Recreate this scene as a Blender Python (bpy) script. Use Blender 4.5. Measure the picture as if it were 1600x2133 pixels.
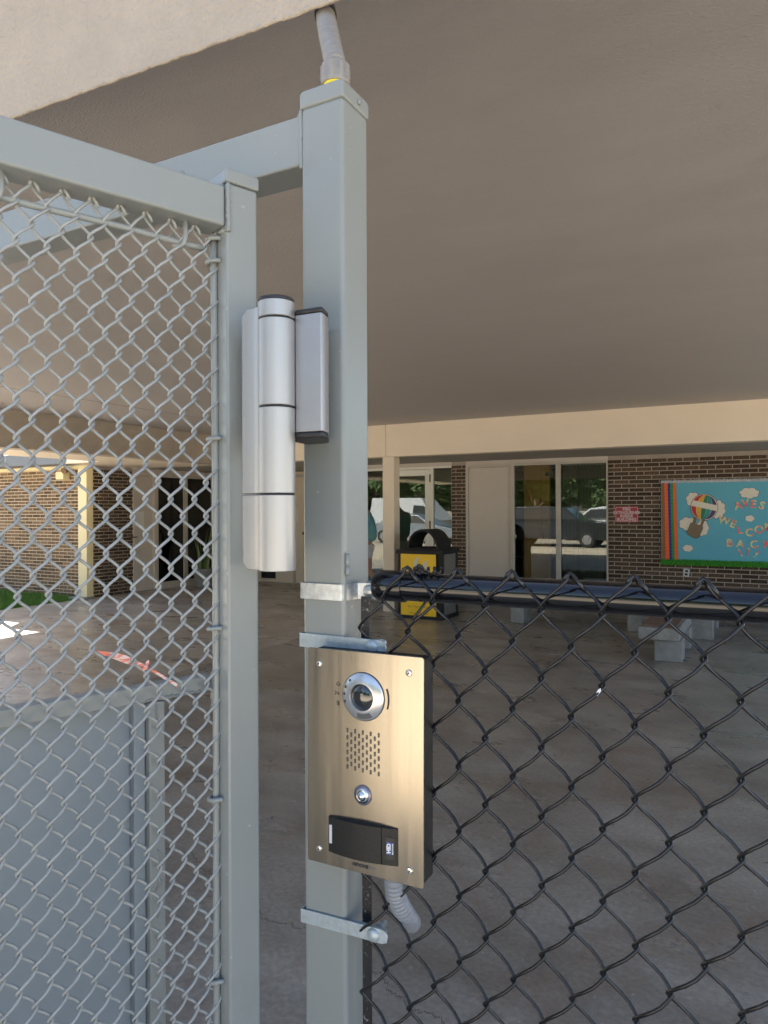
import bpy, bmesh, math, random
from mathutils import Vector, Matrix, noise
random.seed(7)
sc = bpy.context.scene
for o in list(bpy.data.objects):
    bpy.data.objects.remove(o)
R = math.radians
# ------------------------------------------------------------------ camera, sky, sun, exposure
# world axes: X = E (along the facade, to the right), Y = N (away from the street), Z = up
FPX, EYE, TH = 1480.0, 1.65, R(61.5)
HOR = 1060.0
RHO = R(0.25)
Rv = Vector((math.sin(TH), math.cos(TH), 0)); Fv = Vector((-math.cos(TH), math.sin(TH), 0)); Uv = Vector((0, 0, 1))
RC = Rv * math.cos(RHO) - Uv * math.sin(RHO); UC = Uv * math.cos(RHO) + Rv * math.sin(RHO)
cam_d = bpy.data.cameras.new('camera'); cam = bpy.data.objects.new('camera', cam_d); sc.collection.objects.link(cam)
cam_d.sensor_fit = 'VERTICAL'; cam_d.sensor_height = 36; cam_d.lens = 36 * FPX / 2133
cam_d.shift_y = -(1066.5 - HOR) / 2133
cam_d.clip_start = 0.02; cam_d.clip_end = 2000
cam.matrix_world = Matrix(((RC.x, UC.x, -Fv.x, 0), (RC.y, UC.y, -Fv.y, 0), (RC.z, UC.z, -Fv.z, EYE), (0, 0, 0, 1)))
sc.camera = cam
SUN_EL, SUN_DIR = R(46), Vector((-0.62, 0.78))         # horizontal direction TOWARDS the sun
wd = bpy.data.worlds.new('World'); sc.world = wd; wd.use_nodes = True
nt = wd.node_tree; bg = nt.nodes['Background']; sky = nt.nodes.new('ShaderNodeTexSky')
sky.sky_type = 'NISHITA'; sky.sun_disc = False; sky.sun_elevation = SUN_EL
sky.sun_rotation = math.atan2(SUN_DIR.x, SUN_DIR.y)
sky.air_density = 1.0; sky.dust_density = 2.0
nt.links.new(sky.outputs[0], bg.inputs[0]); bg.inputs[1].default_value = 0.075
sd = bpy.data.lights.new('sun', 'SUN'); sd.energy = 5.0; sd.angle = R(0.53); sd.color = (1, .955, .89)
so = bpy.data.objects.new('sun', sd); sc.collection.objects.link(so)
h = math.cos(SUN_EL) / SUN_DIR.length
tosun = Vector((SUN_DIR.x * h, SUN_DIR.y * h, math.sin(SUN_EL)))
so.rotation_euler = tosun.to_track_quat('Z', 'Y').to_euler(); so.location = (0, 0, 20)
vs = sc.view_settings; vs.view_transform = 'Standard'; vs.look = 'None'; vs.gamma = 1; vs.use_curve_mapping = False
vs.exposure = 2.48
sc.render.engine = 'CYCLES'; sc.cycles.use_denoising = True
sc.cycles.max_bounces = 10; sc.cycles.diffuse_bounces = 6; sc.cycles.glossy_bounces = 4
sc.cycles.transparent_max_bounces = 12; sc.cycles.sample_clamp_indirect = 6; sc.cycles.blur_glossy = 0.5

def ray(px, py):
    return Fv + RC * ((px - 800) / FPX) + UC * ((HOR - py) / FPX)
def P(px, py, N=None, E=None, H=None, z=None):
    d = ray(px, py)
    if N is not None: k = N / d.y
    elif E is not None: k = E / d.x
    elif H is not None: k = (H - EYE) / d.z
    else: k = z
    return Vector((0, 0, EYE)) + d * k
def EX(px, N, py=1060): return P(px, py, N=N).x
# ------------------------------------------------------------------ materials
def _n(t, k, **kw):
    n = t.nodes.new(k)
    for a, b in kw.items(): setattr(n, a, b)
    return n
def mat(name, col, rough=.5, metal=0., var=0., vs_=8., bump=0., bs=60., col2=None, spec=.5, coords='Object',
        stretch=(1, 1, 1), rvar=0., island=0., objrand=0., coat=0., detail=6, emit=None):
    m = bpy.data.materials.new(name); m.use_nodes = True; t = m.node_tree
    b = t.nodes['Principled BSDF']
    b.inputs['Roughness'].default_value = rough; b.inputs['Metallic'].default_value = metal
    b.inputs['Specular IOR Level'].default_value = spec; b.inputs['Coat Weight'].default_value = coat
    b.inputs['Coat Roughness'].default_value = .08
    base = (*col, 1)
    b.inputs['Base Color'].default_value = base
    tc = _n(t, 'ShaderNodeTexCoord'); mp = _n(t, 'ShaderNodeMapping'); mp.inputs['Scale'].default_value = stretch
    t.links.new(tc.outputs[coords], mp.inputs[0])
    out = None
    if var or col2:
        ns = _n(t, 'ShaderNodeTexNoise'); ns.inputs['Scale'].default_value = vs_; ns.inputs['Detail'].default_value = detail
        ns.inputs['Roughness'].default_value = .65
        t.links.new(mp.outputs[0], ns.inputs['Vector'])
        cr = _n(t, 'ShaderNodeValToRGB')
        c2 = col2 or tuple(min(1, c * (1 + var)) for c in col); c1 = col if col2 else tuple(c * (1 - var) for c in col)
        cr.color_ramp.elements[0].position = .34; cr.color_ramp.elements[1].position = .66
        cr.color_ramp.elements[0].color = (*c1, 1); cr.color_ramp.elements[1].color = (*c2, 1)
        t.links.new(ns.outputs['Fac'], cr.inputs[0]); out = cr.outputs[0]
        if rvar:
            mr = _n(t, 'ShaderNodeMapRange'); mr.inputs[3].default_value = rough - rvar; mr.inputs[4].default_value = rough + rvar
            mr.inputs[1].default_value = .3; mr.inputs[2].default_value = .7
            t.links.new(ns.outputs['Fac'], mr.inputs[0]); t.links.new(mr.outputs[0], b.inputs['Roughness'])
    if island or objrand:
        hs = _n(t, 'ShaderNodeHueSaturation'); hs.inputs['Color'].default_value = base
        if out: t.links.new(out, hs.inputs['Color'])
        if island: src = _n(t, 'ShaderNodeNewGeometry').outputs['Random Per Island']
        else: src = _n(t, 'ShaderNodeObjectInfo').outputs['Random']
        a = island or objrand
        mr = _n(t, 'ShaderNodeMapRange'); mr.inputs[3].default_value = 1 - a; mr.inputs[4].default_value = 1 + a
        t.links.new(src, mr.inputs[0]); t.links.new(mr.outputs[0], hs.inputs['Value'])
        out = hs.outputs[0]
    if out: t.links.new(out, b.inputs['Base Color'])
    if bump:
        nb = _n(t, 'ShaderNodeTexNoise'); nb.inputs['Scale'].default_value = bs; nb.inputs['Detail'].default_value = 5
        t.links.new(mp.outputs[0], nb.inputs['Vector'])
        bp = _n(t, 'ShaderNodeBump'); bp.inputs['Strength'].default_value = 1; bp.inputs['Distance'].default_value = bump
        t.links.new(nb.outputs['Fac'], bp.inputs['Height']); t.links.new(bp.outputs[0], b.inputs['Normal'])
    if emit:
        b.inputs['Emission Color'].default_value = (*emit[:3], 1); b.inputs['Emission Strength'].default_value = emit[3]
    return m
def glass_mat(name, tint=(.75, .8, .76), k=1.0):
    m = bpy.data.materials.new(name); m.use_nodes = True; t = m.node_tree
    for n in list(t.nodes):
        if n.type != 'OUTPUT_MATERIAL': t.nodes.remove(n)
    o = t.nodes['Material Output']
    tr = _n(t, 'ShaderNodeBsdfTransparent'); tr.inputs[0].default_value = (*tint, 1)
    gl = _n(t, 'ShaderNodeBsdfGlossy'); gl.inputs['Roughness'].default_value = .0; gl.inputs[0].default_value = (1, 1, 1, 1)
    fr = _n(t, 'ShaderNodeFresnel'); fr.inputs[0].default_value = 1.5
    ml = _n(t, 'ShaderNodeMath', operation='MULTIPLY'); ml.inputs[1].default_value = k; ml.use_clamp = True
    mx = _n(t, 'ShaderNodeMixShader')
    t.links.new(fr.outputs[0], ml.inputs[0]); t.links.new(ml.outputs[0], mx.inputs[0])
    t.links.new(tr.outputs[0], mx.inputs[1]); t.links.new(gl.outputs[0], mx.inputs[2]); t.links.new(mx.outputs[0], o.inputs[0])
    return m
M = {}
M['stucco'] = mat('stucco', (.455, .395, .33), .85, var=.06, vs_=6, bump=.008, bs=85, spec=.2)
M['ceiling'] = mat('ceiling_plaster', (.43, .40, .385), .5, var=.055, vs_=1.3, bump=.006, bs=70, spec=.5, stretch=(1, 3, 1), rvar=.08)
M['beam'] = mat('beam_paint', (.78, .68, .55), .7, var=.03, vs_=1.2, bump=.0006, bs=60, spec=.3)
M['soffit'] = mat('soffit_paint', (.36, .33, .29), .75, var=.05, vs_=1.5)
M['greypaint'] = mat('grey_gloss_paint', (.275, .295, .288), .30, var=.015, vs_=3, bump=.00012, bs=70, spec=.5, rvar=.02)
M['greypaint3'] = mat('grey_panel_paint', (.245, .285, .315), .38, var=.04, vs_=3, bump=.0002, bs=30)
t = M['greypaint'].node_tree; _b = t.nodes['Principled BSDF']; _src = _b.inputs['Base Color'].links[0].from_socket
_g = _n(t, 'ShaderNodeNewGeometry'); _ns = _n(t, 'ShaderNodeTexNoise'); _ns.inputs['Scale'].default_value = 75; _ns.inputs['Detail'].default_value = 2; t.links.new(_g.outputs['Position'], _ns.inputs['Vector'])
_cr = _n(t, 'ShaderNodeValToRGB'); _cr.color_ramp.elements[0].position = .735; _cr.color_ramp.elements[1].position = .76; t.links.new(_ns.outputs['Fac'], _cr.inputs[0])
_mx = _n(t, 'ShaderNodeMix', data_type='RGBA'); t.links.new(_cr.outputs[0], _mx.inputs[0]); t.links.new(_src, _mx.inputs[6]); _mx.inputs[7].default_value = (.42, .43, .41, 1)
_n2 = _n(t, 'ShaderNodeTexNoise'); _n2.inputs['Scale'].default_value = 6; _n2.inputs['Detail'].default_value = 8; t.links.new(_g.outputs['Position'], _n2.inputs['Vector'])
_c2 = _n(t, 'ShaderNodeValToRGB'); _c2.color_ramp.elements[0].position = .60; _c2.color_ramp.elements[1].position = .78; _c2.color_ramp.elements[1].color = (.35, .35, .35, 1); t.links.new(_n2.outputs['Fac'], _c2.inputs[0])
_m2 = _n(t, 'ShaderNodeMix', data_type='RGBA'); t.links.new(_c2.outputs[0], _m2.inputs[0]); t.links.new(_mx.outputs[2], _m2.inputs[6]); _m2.inputs[7].default_value = (.13, .125, .105, 1)
t.links.new(_m2.outputs[2], _b.inputs['Base Color'])
M['greypaint2'] = mat('grey_wire_paint', (.335, .35, .345), .38, var=.10, vs_=30, bump=.0002, bs=300, spec=.5)
M['galv'] = mat('galvanised_steel', (.55, .58, .60), .42, .75, var=.22, vs_=90, bump=.0002, bs=140, rvar=.1, detail=3)
M['galvp'] = mat('painted_galvanised_steel', (.47, .54, .58), .40, .45, var=.12, vs_=120, bump=.00015, bs=160, rvar=.08)
M['alu'] = mat('satin_aluminium', (.46, .452, .44), .40, .62, var=.05, vs_=14, bump=.00003, bs=500, stretch=(1, 1, .06), rvar=.05)
M['alu2'] = mat('light_anodised_aluminium', (.40, .40, .415), .40, .7, var=.03, vs_=20)
M['blackplastic'] = mat('black_plastic', (.022, .022, .024), .38, var=.2, vs_=80, bump=.0002, bs=900)
M['blackvinyl'] = mat('black_vinyl', (.009, .009, .010), .20, var=.3, vs_=60, bump=.00012, bs=160, rvar=.06, spec=.6)
M['blackrail'] = mat('black_rail_paint', (.006, .006, .008), .07, var=.3, vs_=40, bump=.00003, bs=60, spec=.5, coat=.25)
M['conduit'] = mat('grey_conduit_pvc', (.25, .27, .31), .33, var=.06, vs_=30)
M['conduit_old'] = mat('weathered_conduit', (.27, .255, .24), .5, var=.10, vs_=60, bump=.0002, bs=200)
M['yellow'] = mat('yellow_tape', (.8, .68, .04), .5, var=.05)
M['darkjoint'] = mat('dark_joint', (.05, .045, .04), .9)
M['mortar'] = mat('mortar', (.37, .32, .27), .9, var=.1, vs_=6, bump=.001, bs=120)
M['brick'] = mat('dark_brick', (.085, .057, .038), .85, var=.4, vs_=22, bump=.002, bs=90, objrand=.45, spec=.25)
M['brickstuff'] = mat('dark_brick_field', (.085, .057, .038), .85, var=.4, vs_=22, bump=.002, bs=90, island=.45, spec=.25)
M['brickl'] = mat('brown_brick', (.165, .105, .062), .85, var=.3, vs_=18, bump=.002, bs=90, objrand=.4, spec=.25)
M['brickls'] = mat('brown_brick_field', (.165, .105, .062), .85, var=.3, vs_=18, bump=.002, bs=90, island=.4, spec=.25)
M['mortarl'] = mat('pale_mortar', (.62, .52, .36), .9, var=.08, vs_=6)
M['cream'] = mat('cream_paint', (.80, .70, .42), .6, var=.04, vs_=5)
M['panel'] = mat('beige_panel', (.58, .52, .46), .6, var=.02, vs_=3)
M['frame'] = mat('beige_frame', (.50, .46, .40), .5, var=.03)
M['whiteframe'] = mat('white_frame', (.80, .79, .70), .45, var=.03)
M['concrete'] = mat('concrete_light', (.27, .265, .25), .85, var=.18, vs_=9, bump=.002, bs=60)
M['rust'] = mat('rust_board', (.17, .105, .075), .8, var=.2, vs_=9)
M['glass'] = glass_mat('window_glass', k=1.6)
M['glassd'] = glass_mat('dark_tinted_glass', (.22, .24, .24), k=.8)
M['asphalt'] = mat('asphalt', (.37, .32, .245), .9, var=.2, vs_=.7, bump=.004, bs=50, coords='Object')
M['pave'] = mat('tan_concrete_apron', (.50, .425, .315), .9, var=.1, vs_=.8, bump=.002, bs=40)
M['grass'] = mat('grass_blade', (.10, .22, .03), .75, var=.35, vs_=9, island=.35)
M['soil'] = mat('lawn_soil', (.05, .075, .02), .95, var=.3, vs_=14)
M['chrome'] = mat('chrome', (.82, .82, .84), .05, 1.)
M['silver'] = mat('silver_paint', (.62, .63, .65), .26, .8, var=.02)
M['steel'] = mat('brushed_steel_plate', (.40, .36, .30), .21, 1., var=.04, vs_=40, stretch=(1, 1, .03), bump=.00002, bs=900, rvar=.06)
M['screw'] = mat('screw_steel', (.8, .79, .77), .22, 1.)
M['lens'] = mat('lens_glass', (.008, .009, .012), .02, 0, spec=1., coat=1.)
M['ink'] = mat('ink', (.03, .03, .035), .6)
M['whiteink'] = mat('white_ink', (.85, .85, .85), .5)
M['blueink'] = mat('blue_label', (.06, .12, .42), .4)
M['greyink'] = mat('grey_lens_cover', (.12, .12, .12), .3)
M['readerb'] = mat('reader_black', (.010, .010, .010), .5, var=.5, vs_=240, bump=.0003, bs=700)
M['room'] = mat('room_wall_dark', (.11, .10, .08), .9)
M['roomo'] = mat('room_wall_orange', (.90, .45, .11), .8)
M['roomg'] = mat('room_wall_olive', (.20, .23, .11), .8)
M['wood'] = mat('wood', (.20, .11, .06), .6, var=.2, vs_=7, stretch=(1, 8, 8))
# floor: stained brown concrete
def floor_mat():
    m = bpy.data.materials.new('stained_concrete_floor'); m.use_nodes = True; t = m.node_tree; b = t.nodes['Principled BSDF']
    g = _n(t, 'ShaderNodeNewGeometry'); L = t.links.new
    def nz(scale, stretch=(1, 1, 1), det=6, rg=.6, dist=0, off=(0, 0, 0)):
        mp = _n(t, 'ShaderNodeMapping'); mp.inputs['Scale'].default_value = stretch; mp.inputs['Location'].default_value = off
        L(g.outputs['Position'], mp.inputs[0]); n = _n(t, 'ShaderNodeTexNoise'); n.inputs['Scale'].default_value = scale
        n.inputs['Detail'].default_value = det; n.inputs['Roughness'].default_value = rg; n.inputs['Distortion'].default_value = dist
        L(mp.outputs[0], n.inputs['Vector']); return n.outputs['Fac']
    def ramp(f, a, ca, b_, cb):
        r = _n(t, 'ShaderNodeValToRGB'); r.color_ramp.elements[0].position = a; r.color_ramp.elements[1].position = b_
        r.color_ramp.elements[0].color = (*ca, 1); r.color_ramp.elements[1].color = (*cb, 1); L(f, r.inputs[0]); return r.outputs[0]
    def mix(f, a, b2, mode='MIX'):
        x = _n(t, 'ShaderNodeMix', data_type='RGBA', blend_type=mode)
        if isinstance(f, float): x.inputs[0].default_value = f
        else: L(f, x.inputs[0])
        L(a, x.inputs[6])
        if isinstance(b2, tuple): x.inputs[7].default_value = (*b2, 1)
        else: L(b2, x.inputs[7])
        return x.outputs[2]
    base = ramp(nz(1.1, (1, 1.6, 1)), .3, (.205, .177, .145), .74, (.41, .385, .34))
    rust = ramp(nz(1.5, (1.2, .9, 1), dist=1.0, off=(3, 1, 0)), .52, (0, 0, 0), .74, (.85, .85, .85))
    c = mix(rust, base, (.22, .150, .105))
    streak = ramp(nz(1.9, (.8, 1.5, 1), dist=.6, off=(7, 2, 0)), .45, (0, 0, 0), .8, (.35, .35, .35))
    c = mix(streak, c, (.085, .072, .06))
    fine = ramp(nz(45, det=3), .3, (.8, .8, .8), .7, (1.15, 1.15, 1.15))
    c = mix(1.0, c, fine, 'MULTIPLY')
    spk = ramp(nz(26, det=1, rg=.3, off=(2, 9, 0)), .755, (0, 0, 0), .775, (.5, .5, .5))
    c = mix(spk, c, (.46, .43, .4))
    spd = ramp(nz(13, det=2, rg=.4, off=(5, 4, 0)), .74, (0, 0, 0), .76, (.85, .85, .85))
    c = mix(spd, c, (.045, .035, .03))
    # a wandering hairline crack
    sp = _n(t, 'ShaderNodeSeparateXYZ'); L(g.outputs['Position'], sp.inputs[0])
    cn = nz(3.0, (1, 0, 0), det=8, rg=.7)
    a1 = _n(t, 'ShaderNodeMath', operation='MULTIPLY_ADD'); L(cn, a1.inputs[0]); a1.inputs[1].default_value = .5; a1.inputs[2].default_value = 1.58
    a15 = _n(t, 'ShaderNodeMath', operation='MULTIPLY_ADD'); L(sp.outputs[0], a15.inputs[0]); a15.inputs[1].default_value = -.28; L(a1.outputs[0], a15.inputs[2])
    a2 = _n(t, 'ShaderNodeMath', operation='SUBTRACT'); L(sp.outputs[1], a2.inputs[0]); L(a15.outputs[0], a2.inputs[1])
    a3 = _n(t, 'ShaderNodeMath', operation='ABSOLUTE'); L(a2.outputs[0], a3.inputs[0])
    a4 = _n(t, 'ShaderNodeMath', operation='LESS_THAN'); L(a3.outputs[0], a4.inputs[0]); a4.inputs[1].default_value = .0035
    a5 = _n(t, 'ShaderNodeMath', operation='MULTIPLY'); L(a4.outputs[0], a5.inputs[0]); a5.inputs[1].default_value = .75
    c = mix(a5.outputs[0], c, (.04, .033, .028))
    L(c, b.inputs['Base Color'])
    rr = _n(t, 'ShaderNodeMapRange'); rr.inputs[1].default_value = .3; rr.inputs[2].default_value = .7; rr.inputs[3].default_value = .20; rr.inputs[4].default_value = .50
    L(nz(1.6, (1, 1.8, 1), off=(1, 5, 0)), rr.inputs[0]); L(rr.outputs[0], b.inputs['Roughness'])
    bp = _n(t, 'ShaderNodeBump'); bp.inputs['Distance'].default_value = .0015; L(nz(60, det=4), bp.inputs['Height']); L(bp.outputs[0], b.inputs['Normal'])
    return m
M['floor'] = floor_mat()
M['floor_westlit'] = M['floor'].copy(); M['floor_westlit'].name = 'west_lit_concrete_floor'  # floor copy with light from the open west side painted in as paler colour
_t = M['floor_westlit'].node_tree; _b = _t.nodes['Principled BSDF']; _s = _b.inputs['Base Color'].links[0].from_socket; _x = _n(_t, 'ShaderNodeMix', data_type='RGBA', blend_type='MULTIPLY'); _x.inputs[0].default_value = 1; _x.inputs[7].default_value = (1.45, 1.45, 1.45, 1)
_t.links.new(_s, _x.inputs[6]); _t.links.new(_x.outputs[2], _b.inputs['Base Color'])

# ------------------------------------------------------------------ mesh helpers
class MB:
    def __init__(s, xf=None): s.v = []; s.f = []; s.xf = xf; s.mi = []; s.cur = 0
    def add(s, vs_, fs):
        b = len(s.v)
        s.v += [tuple(s.xf(Vector(p))) if s.xf else tuple(p) for p in vs_]
        s.f += [tuple(i + b for i in f) for f in fs]; s.mi += [s.cur] * len(fs)
        return s
    def box(s, a, b):
        x0, y0, z0 = a; x1, y1, z1 = b
        return s.add([(x0, y0, z0), (x1, y0, z0), (x1, y1, z0), (x0, y1, z0), (x0, y0, z1), (x1, y0, z1), (x1, y1, z1), (x0, y1, z1)],
                     [(0, 3, 2, 1), (4, 5, 6, 7), (0, 1, 5, 4), (1, 2, 6, 5), (2, 3, 7, 6), (3, 0, 4, 7)])
    def prism(s, pts, z0, z1):          # plan polygon (x, y) extruded in z
        n = len(pts)
        return s.add([(p[0], p[1], z0) for p in pts] + [(p[0], p[1], z1) for p in pts],
                     [tuple(range(n))[::-1], tuple(range(n, 2 * n))] + [(i, (i + 1) % n, (i + 1) % n + n, i + n) for i in range(n)])
    def slab(s, pts, off):              # 3-D polygon extruded by a vector
        n = len(pts); off = Vector(off)
        return s.add([Vector(p) for p in pts] + [Vector(p) + off for p in pts],
                     [tuple(range(n))[::-1], tuple(range(n, 2 * n))] + [(i, (i + 1) % n, (i + 1) % n + n, i + n) for i in range(n)])
    def tube(s, path, r, k=8, cap=True, ref=None):
        path = [Vector(p) for p in path]; n = len(path); vs_ = []
        t0 = (path[1] - path[0]).normalized()
        ax = Vector(ref) if ref else (Vector((0, 0, 1)) if abs(t0.z) < .9 else Vector((1, 0, 0)))
        nn = (ax - t0 * ax.dot(t0)).normalized()
        for i, p in enumerate(path):
            t = (path[min(i + 1, n - 1)] - path[max(i - 1, 0)]).normalized()
            nn = (nn - t * nn.dot(t)).normalized(); bb = t.cross(nn)
            rr = r[i] if isinstance(r, (list, tuple)) else r
            for j in range(k):
                a = 2 * math.pi * j / k
                vs_.append(p + nn * (rr * math.cos(a)) + bb * (rr * math.sin(a)))
        fs = [(i * k + j, i * k + (j + 1) % k, (i + 1) * k + (j + 1) % k, (i + 1) * k + j) for i in range(n - 1) for j in range(k)]
        if cap: fs += [tuple(range(k))[::-1], tuple((n - 1) * k + j for j in range(k))]
        return s.add(vs_, fs)
    def lathe(s, c, prof, ax=(0, 0, 1), k=32, ref=(1, 0, 0), close=True):      # prof [(r, h)] along ax
        ax = Vector(ax).normalized()
        if abs(ax.dot(Vector(ref).normalized())) > .95: ref = (0, 0, 1)
        u = (Vector(ref) - ax * Vector(ref).dot(ax)).normalized(); w = ax.cross(u); c = Vector(c); vs_ = []
        for r, hh in prof:
            for j in range(k):
                a = 2 * math.pi * j / k
                vs_.append(c + ax * hh + (u * math.cos(a) + w * math.sin(a)) * r)
        n = len(prof)
        fs = [(i * k + j, i * k + (j + 1) % k, (i + 1) * k + (j + 1) % k, (i + 1) * k + j) for i in range(n - 1) for j in range(k)]
        if close: fs += [tuple(range(k))[::-1], tuple((n - 1) * k + j for j in range(k))]
        return s.add(vs_, fs)
def tag(o, label=None, cat=None, group=None, kind=None):
    for k, v in (('label', label), ('category', cat), ('group', group), ('kind', kind)):
        if v: o[k] = v
    return o
def link(o): sc.collection.objects.link(o); return o
def thing(name, loc, label, cat, group=None):
    o = link(bpy.data.objects.new(name, None)); o.location = loc; o.empty_display_size = .05
    return tag(o, label, cat, group)
def wloc(o):
    v = Vector((0, 0, 0))
    while o is not None: v += o.location; o = o.parent
    return v
def obj(name, mb, m, parent=None, bevel=0, smooth=False, seg=2, origin=None, fix=False, auto=None):
    if parent is not None: o0 = wloc(parent)
    elif origin is not None: o0 = Vector(origin)
    else:
        xs = [v[0] for v in mb.v]; ys = [v[1] for v in mb.v]; zs = [v[2] for v in mb.v]
        o0 = Vector(((min(xs) + max(xs)) / 2, (min(ys) + max(ys)) / 2, min(zs)))
    me = bpy.data.meshes.new(name)
    me.from_pydata([tuple(Vector(v) - o0) for v in mb.v], [], mb.f)
    if isinstance(m, (list, tuple)):
        for q in m: me.materials.append(q)
        for p, i in zip(me.polygons, mb.mi): p.material_index = i
    else: me.materials.append(m)
    bm = bmesh.new(); bm.from_mesh(me); bmesh.ops.recalc_face_normals(bm, faces=bm.faces); bm.to_mesh(me); bm.free()
    if smooth: me.shade_smooth()
    o = link(bpy.data.objects.new(name, me))
    if parent is not None: o.parent = parent
    else: o.location = o0
    if auto is not None:
        me.shade_smooth()
        me.set_sharp_from_angle(angle=R(auto))
    if bevel:
        b = o.modifiers.new('bevel', 'BEVEL'); b.width = bevel; b.segments = seg; b.limit_method = 'ANGLE'; b.angle_limit = R(40)
        me.shade_smooth(); b.harden_normals = True
    return o
def structure(name, mb, m, **kw): return tag(obj(name, mb, m, **kw), kind='structure')
def text_obj(name, s, size, m, parent, pos, xdir, updir, thick=.0005, align='CENTER', bold=0., loc0=None):
    cu = bpy.data.curves.new(name, 'FONT'); cu.body = s; cu.size = size; cu.align_x = align; cu.align_y = 'CENTER'
    cu.extrude = thick; cu.offset = bold; cu.resolution_u = 3
    tmp = bpy.data.objects.new('tmp_text', cu); link(tmp)
    dg = bpy.context.evaluated_depsgraph_get(); dg.update()
    me = bpy.data.meshes.new_from_object(tmp.evaluated_get(dg)); bpy.data.objects.remove(tmp)
    X = Vector(xdir).normalized(); Y = Vector(updir).normalized(); Z = X.cross(Y)
    T = Matrix(((X.x, Y.x, Z.x), (X.y, Y.y, Z.y), (X.z, Y.z, Z.z)))
    o0 = wloc(parent)
    for v in me.vertices: v.co = T @ v.co + Vector(pos) - o0
    me.materials.clear(); me.materials.append(m)
    me.name = name
    o = link(bpy.data.objects.new(name, me)); o.parent = parent
    return o
def copies(src, offs, parent=None):
    out = []
    for d in offs:
        c = src.copy(); link(c); c.parent = parent or src.parent; c.location = src.location + Vector(d); out.append(c)
    return out

# ------------------------------------------------------------------ setting
NW, NB, HB, HC = 11.8, 10.05, 2.485, 3.0      # back wall, far beam, underside of beams, ceiling
EL = -11.15                                   # left wall running away from us
EB = -8.9                                     # inner face of the left beam
structure('parking_lot', MB().add([(-400, -400, -.02), (400, -400, -.02), (400, 400, -.02), (-400, 400, -.02)], [(0, 1, 2, 3)]), M['asphalt'])
structure('concrete_apron', MB().box((-30, -5.4, -.15), (20, .30, 0)), M['pave'])
fl = link(bpy.data.objects.new('floor', None)); fl['kind'] = 'structure'
obj('slab', MB().box((-9.1, .306, -.15), (-5.303, 14.6, 0)), M['floor_westlit'], fl, bevel=.006)
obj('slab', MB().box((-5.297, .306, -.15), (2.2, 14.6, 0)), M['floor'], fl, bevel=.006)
obj('slab', MB().box((-11.2, 6.0, -.15), (-9.106, 14.6, 0)), M['floor_westlit'], fl, bevel=.006)
obj('slab', MB().box((-11.2, .306, -.15), (-9.106, 5.994, 0)), M['floor_westlit'], fl, bevel=.006)
obj('slab', MB().box((-9.4, 14.606, -.15), (3, 22, 0)), M['floor'], fl, bevel=.006)
structure('lawn', MB().box((-40, 7.206, -.15), (-11.206, 9.3, -.005)), M['soil'])
structure('bounce_pavement', MB().box((-40, .306, -.15), (-11.206, 7.2, 0)), M['pave'])  # out of view; pale concrete added here to bounce sunlight under the roof
structure('bounce_pavement', MB().box((2.206, .306, -.15), (20, 11.9, 0)), M['pave'])  # unseen ground east of the roof, pale concrete added for bounce light
gb = MB(); rg = random.Random(3)
for i in range(26000):
    x = rg.uniform(-15.5, -11.2); y = rg.uniform(7.2, 9.05); hh = rg.uniform(.03, .075); a = rg.uniform(0, 6.28); lx, ly = rg.uniform(-.03, .03), rg.uniform(-.03, .03)
    gb.add([(x - .004 * math.cos(a), y - .004 * math.sin(a), -.01), (x + .004 * math.cos(a), y + .004 * math.sin(a), -.01), (x + lx, y + ly, hh)], [(0, 1, 2)])
tag(obj('grass', gb, M['grass']), 'short green lawn grass at the foot of the brown brick wall', 'grass', kind='stuff')

# ---- covered walkway roof
roof = thing('walkway_roof', (0, 6, 0), 'flat plaster roof over the whole courtyard with stucco fascia in front', 'roof')
NF = 1.0
obj('ceiling', MB().box((EB - .1, NF + .04, HC), (2.2, NB + .1, HC + .25)), M['ceiling'], roof)  # unseen east end of the roof stops short to let light in
fa, fb = P(0, 254, N=NF), P(690, 3, N=NF); fk = (fb.z - fa.z) / (fb.x - fa.x)
def fz(x): return fa.z + fk * (x - fa.x)
obj('front_fascia', MB().slab([(-10.25, NF, fz(-2.5)), (-2.5, NF, fz(-2.5)), (2.2, NF, fz(2.2)), (2.2, NF, 3.75), (-10.25, NF, 3.75)], (0, .006, 0)), M['stucco'], roof, bevel=.004)
print('FASCIA', fa, fb)
obj('edge_bead', MB().tube([(x * .02, NF + .003 + .001 * math.sin(x * 1.7), fz(x * .02) + .003 + .0015 * noise.noise(Vector((x * .35, 0, 0)))) for x in range(-120, 100)], .0045, 6), M['stucco'], roof, smooth=True)
obj('far_beam', MB().box((EX(804, NB) + .004, NB, HB), (2.2, NB + .25, HC + .1)), M['beam'], roof, bevel=.006)
obj('far_beam', MB().box((EB - .25, NB, HB), (EX(804, NB) - .004, NB + .25, HC + .1)), M['beam'], roof, bevel=.006)
obj('side_beam', MB().box((EB - .25, NF + .04, HB), (EB, NB - .002, HC + .1)), M['stucco'], roof, bevel=.006)
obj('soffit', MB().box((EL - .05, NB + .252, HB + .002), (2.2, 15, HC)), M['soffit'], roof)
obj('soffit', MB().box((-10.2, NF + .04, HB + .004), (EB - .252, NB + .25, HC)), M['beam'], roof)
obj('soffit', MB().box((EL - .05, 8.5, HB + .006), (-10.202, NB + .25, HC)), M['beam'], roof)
obj('roof_deck', MB().box((-10.25, NF + .04, HC + .252), (2.2, 17, HC + .45)), M['stucco'], roof)
jb = MB()
for k, N_ in enumerate((6.3,)):
    jb.box((EB + .01, N_, HC - .002), (EB + .012, N_ + .01, HC))
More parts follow.
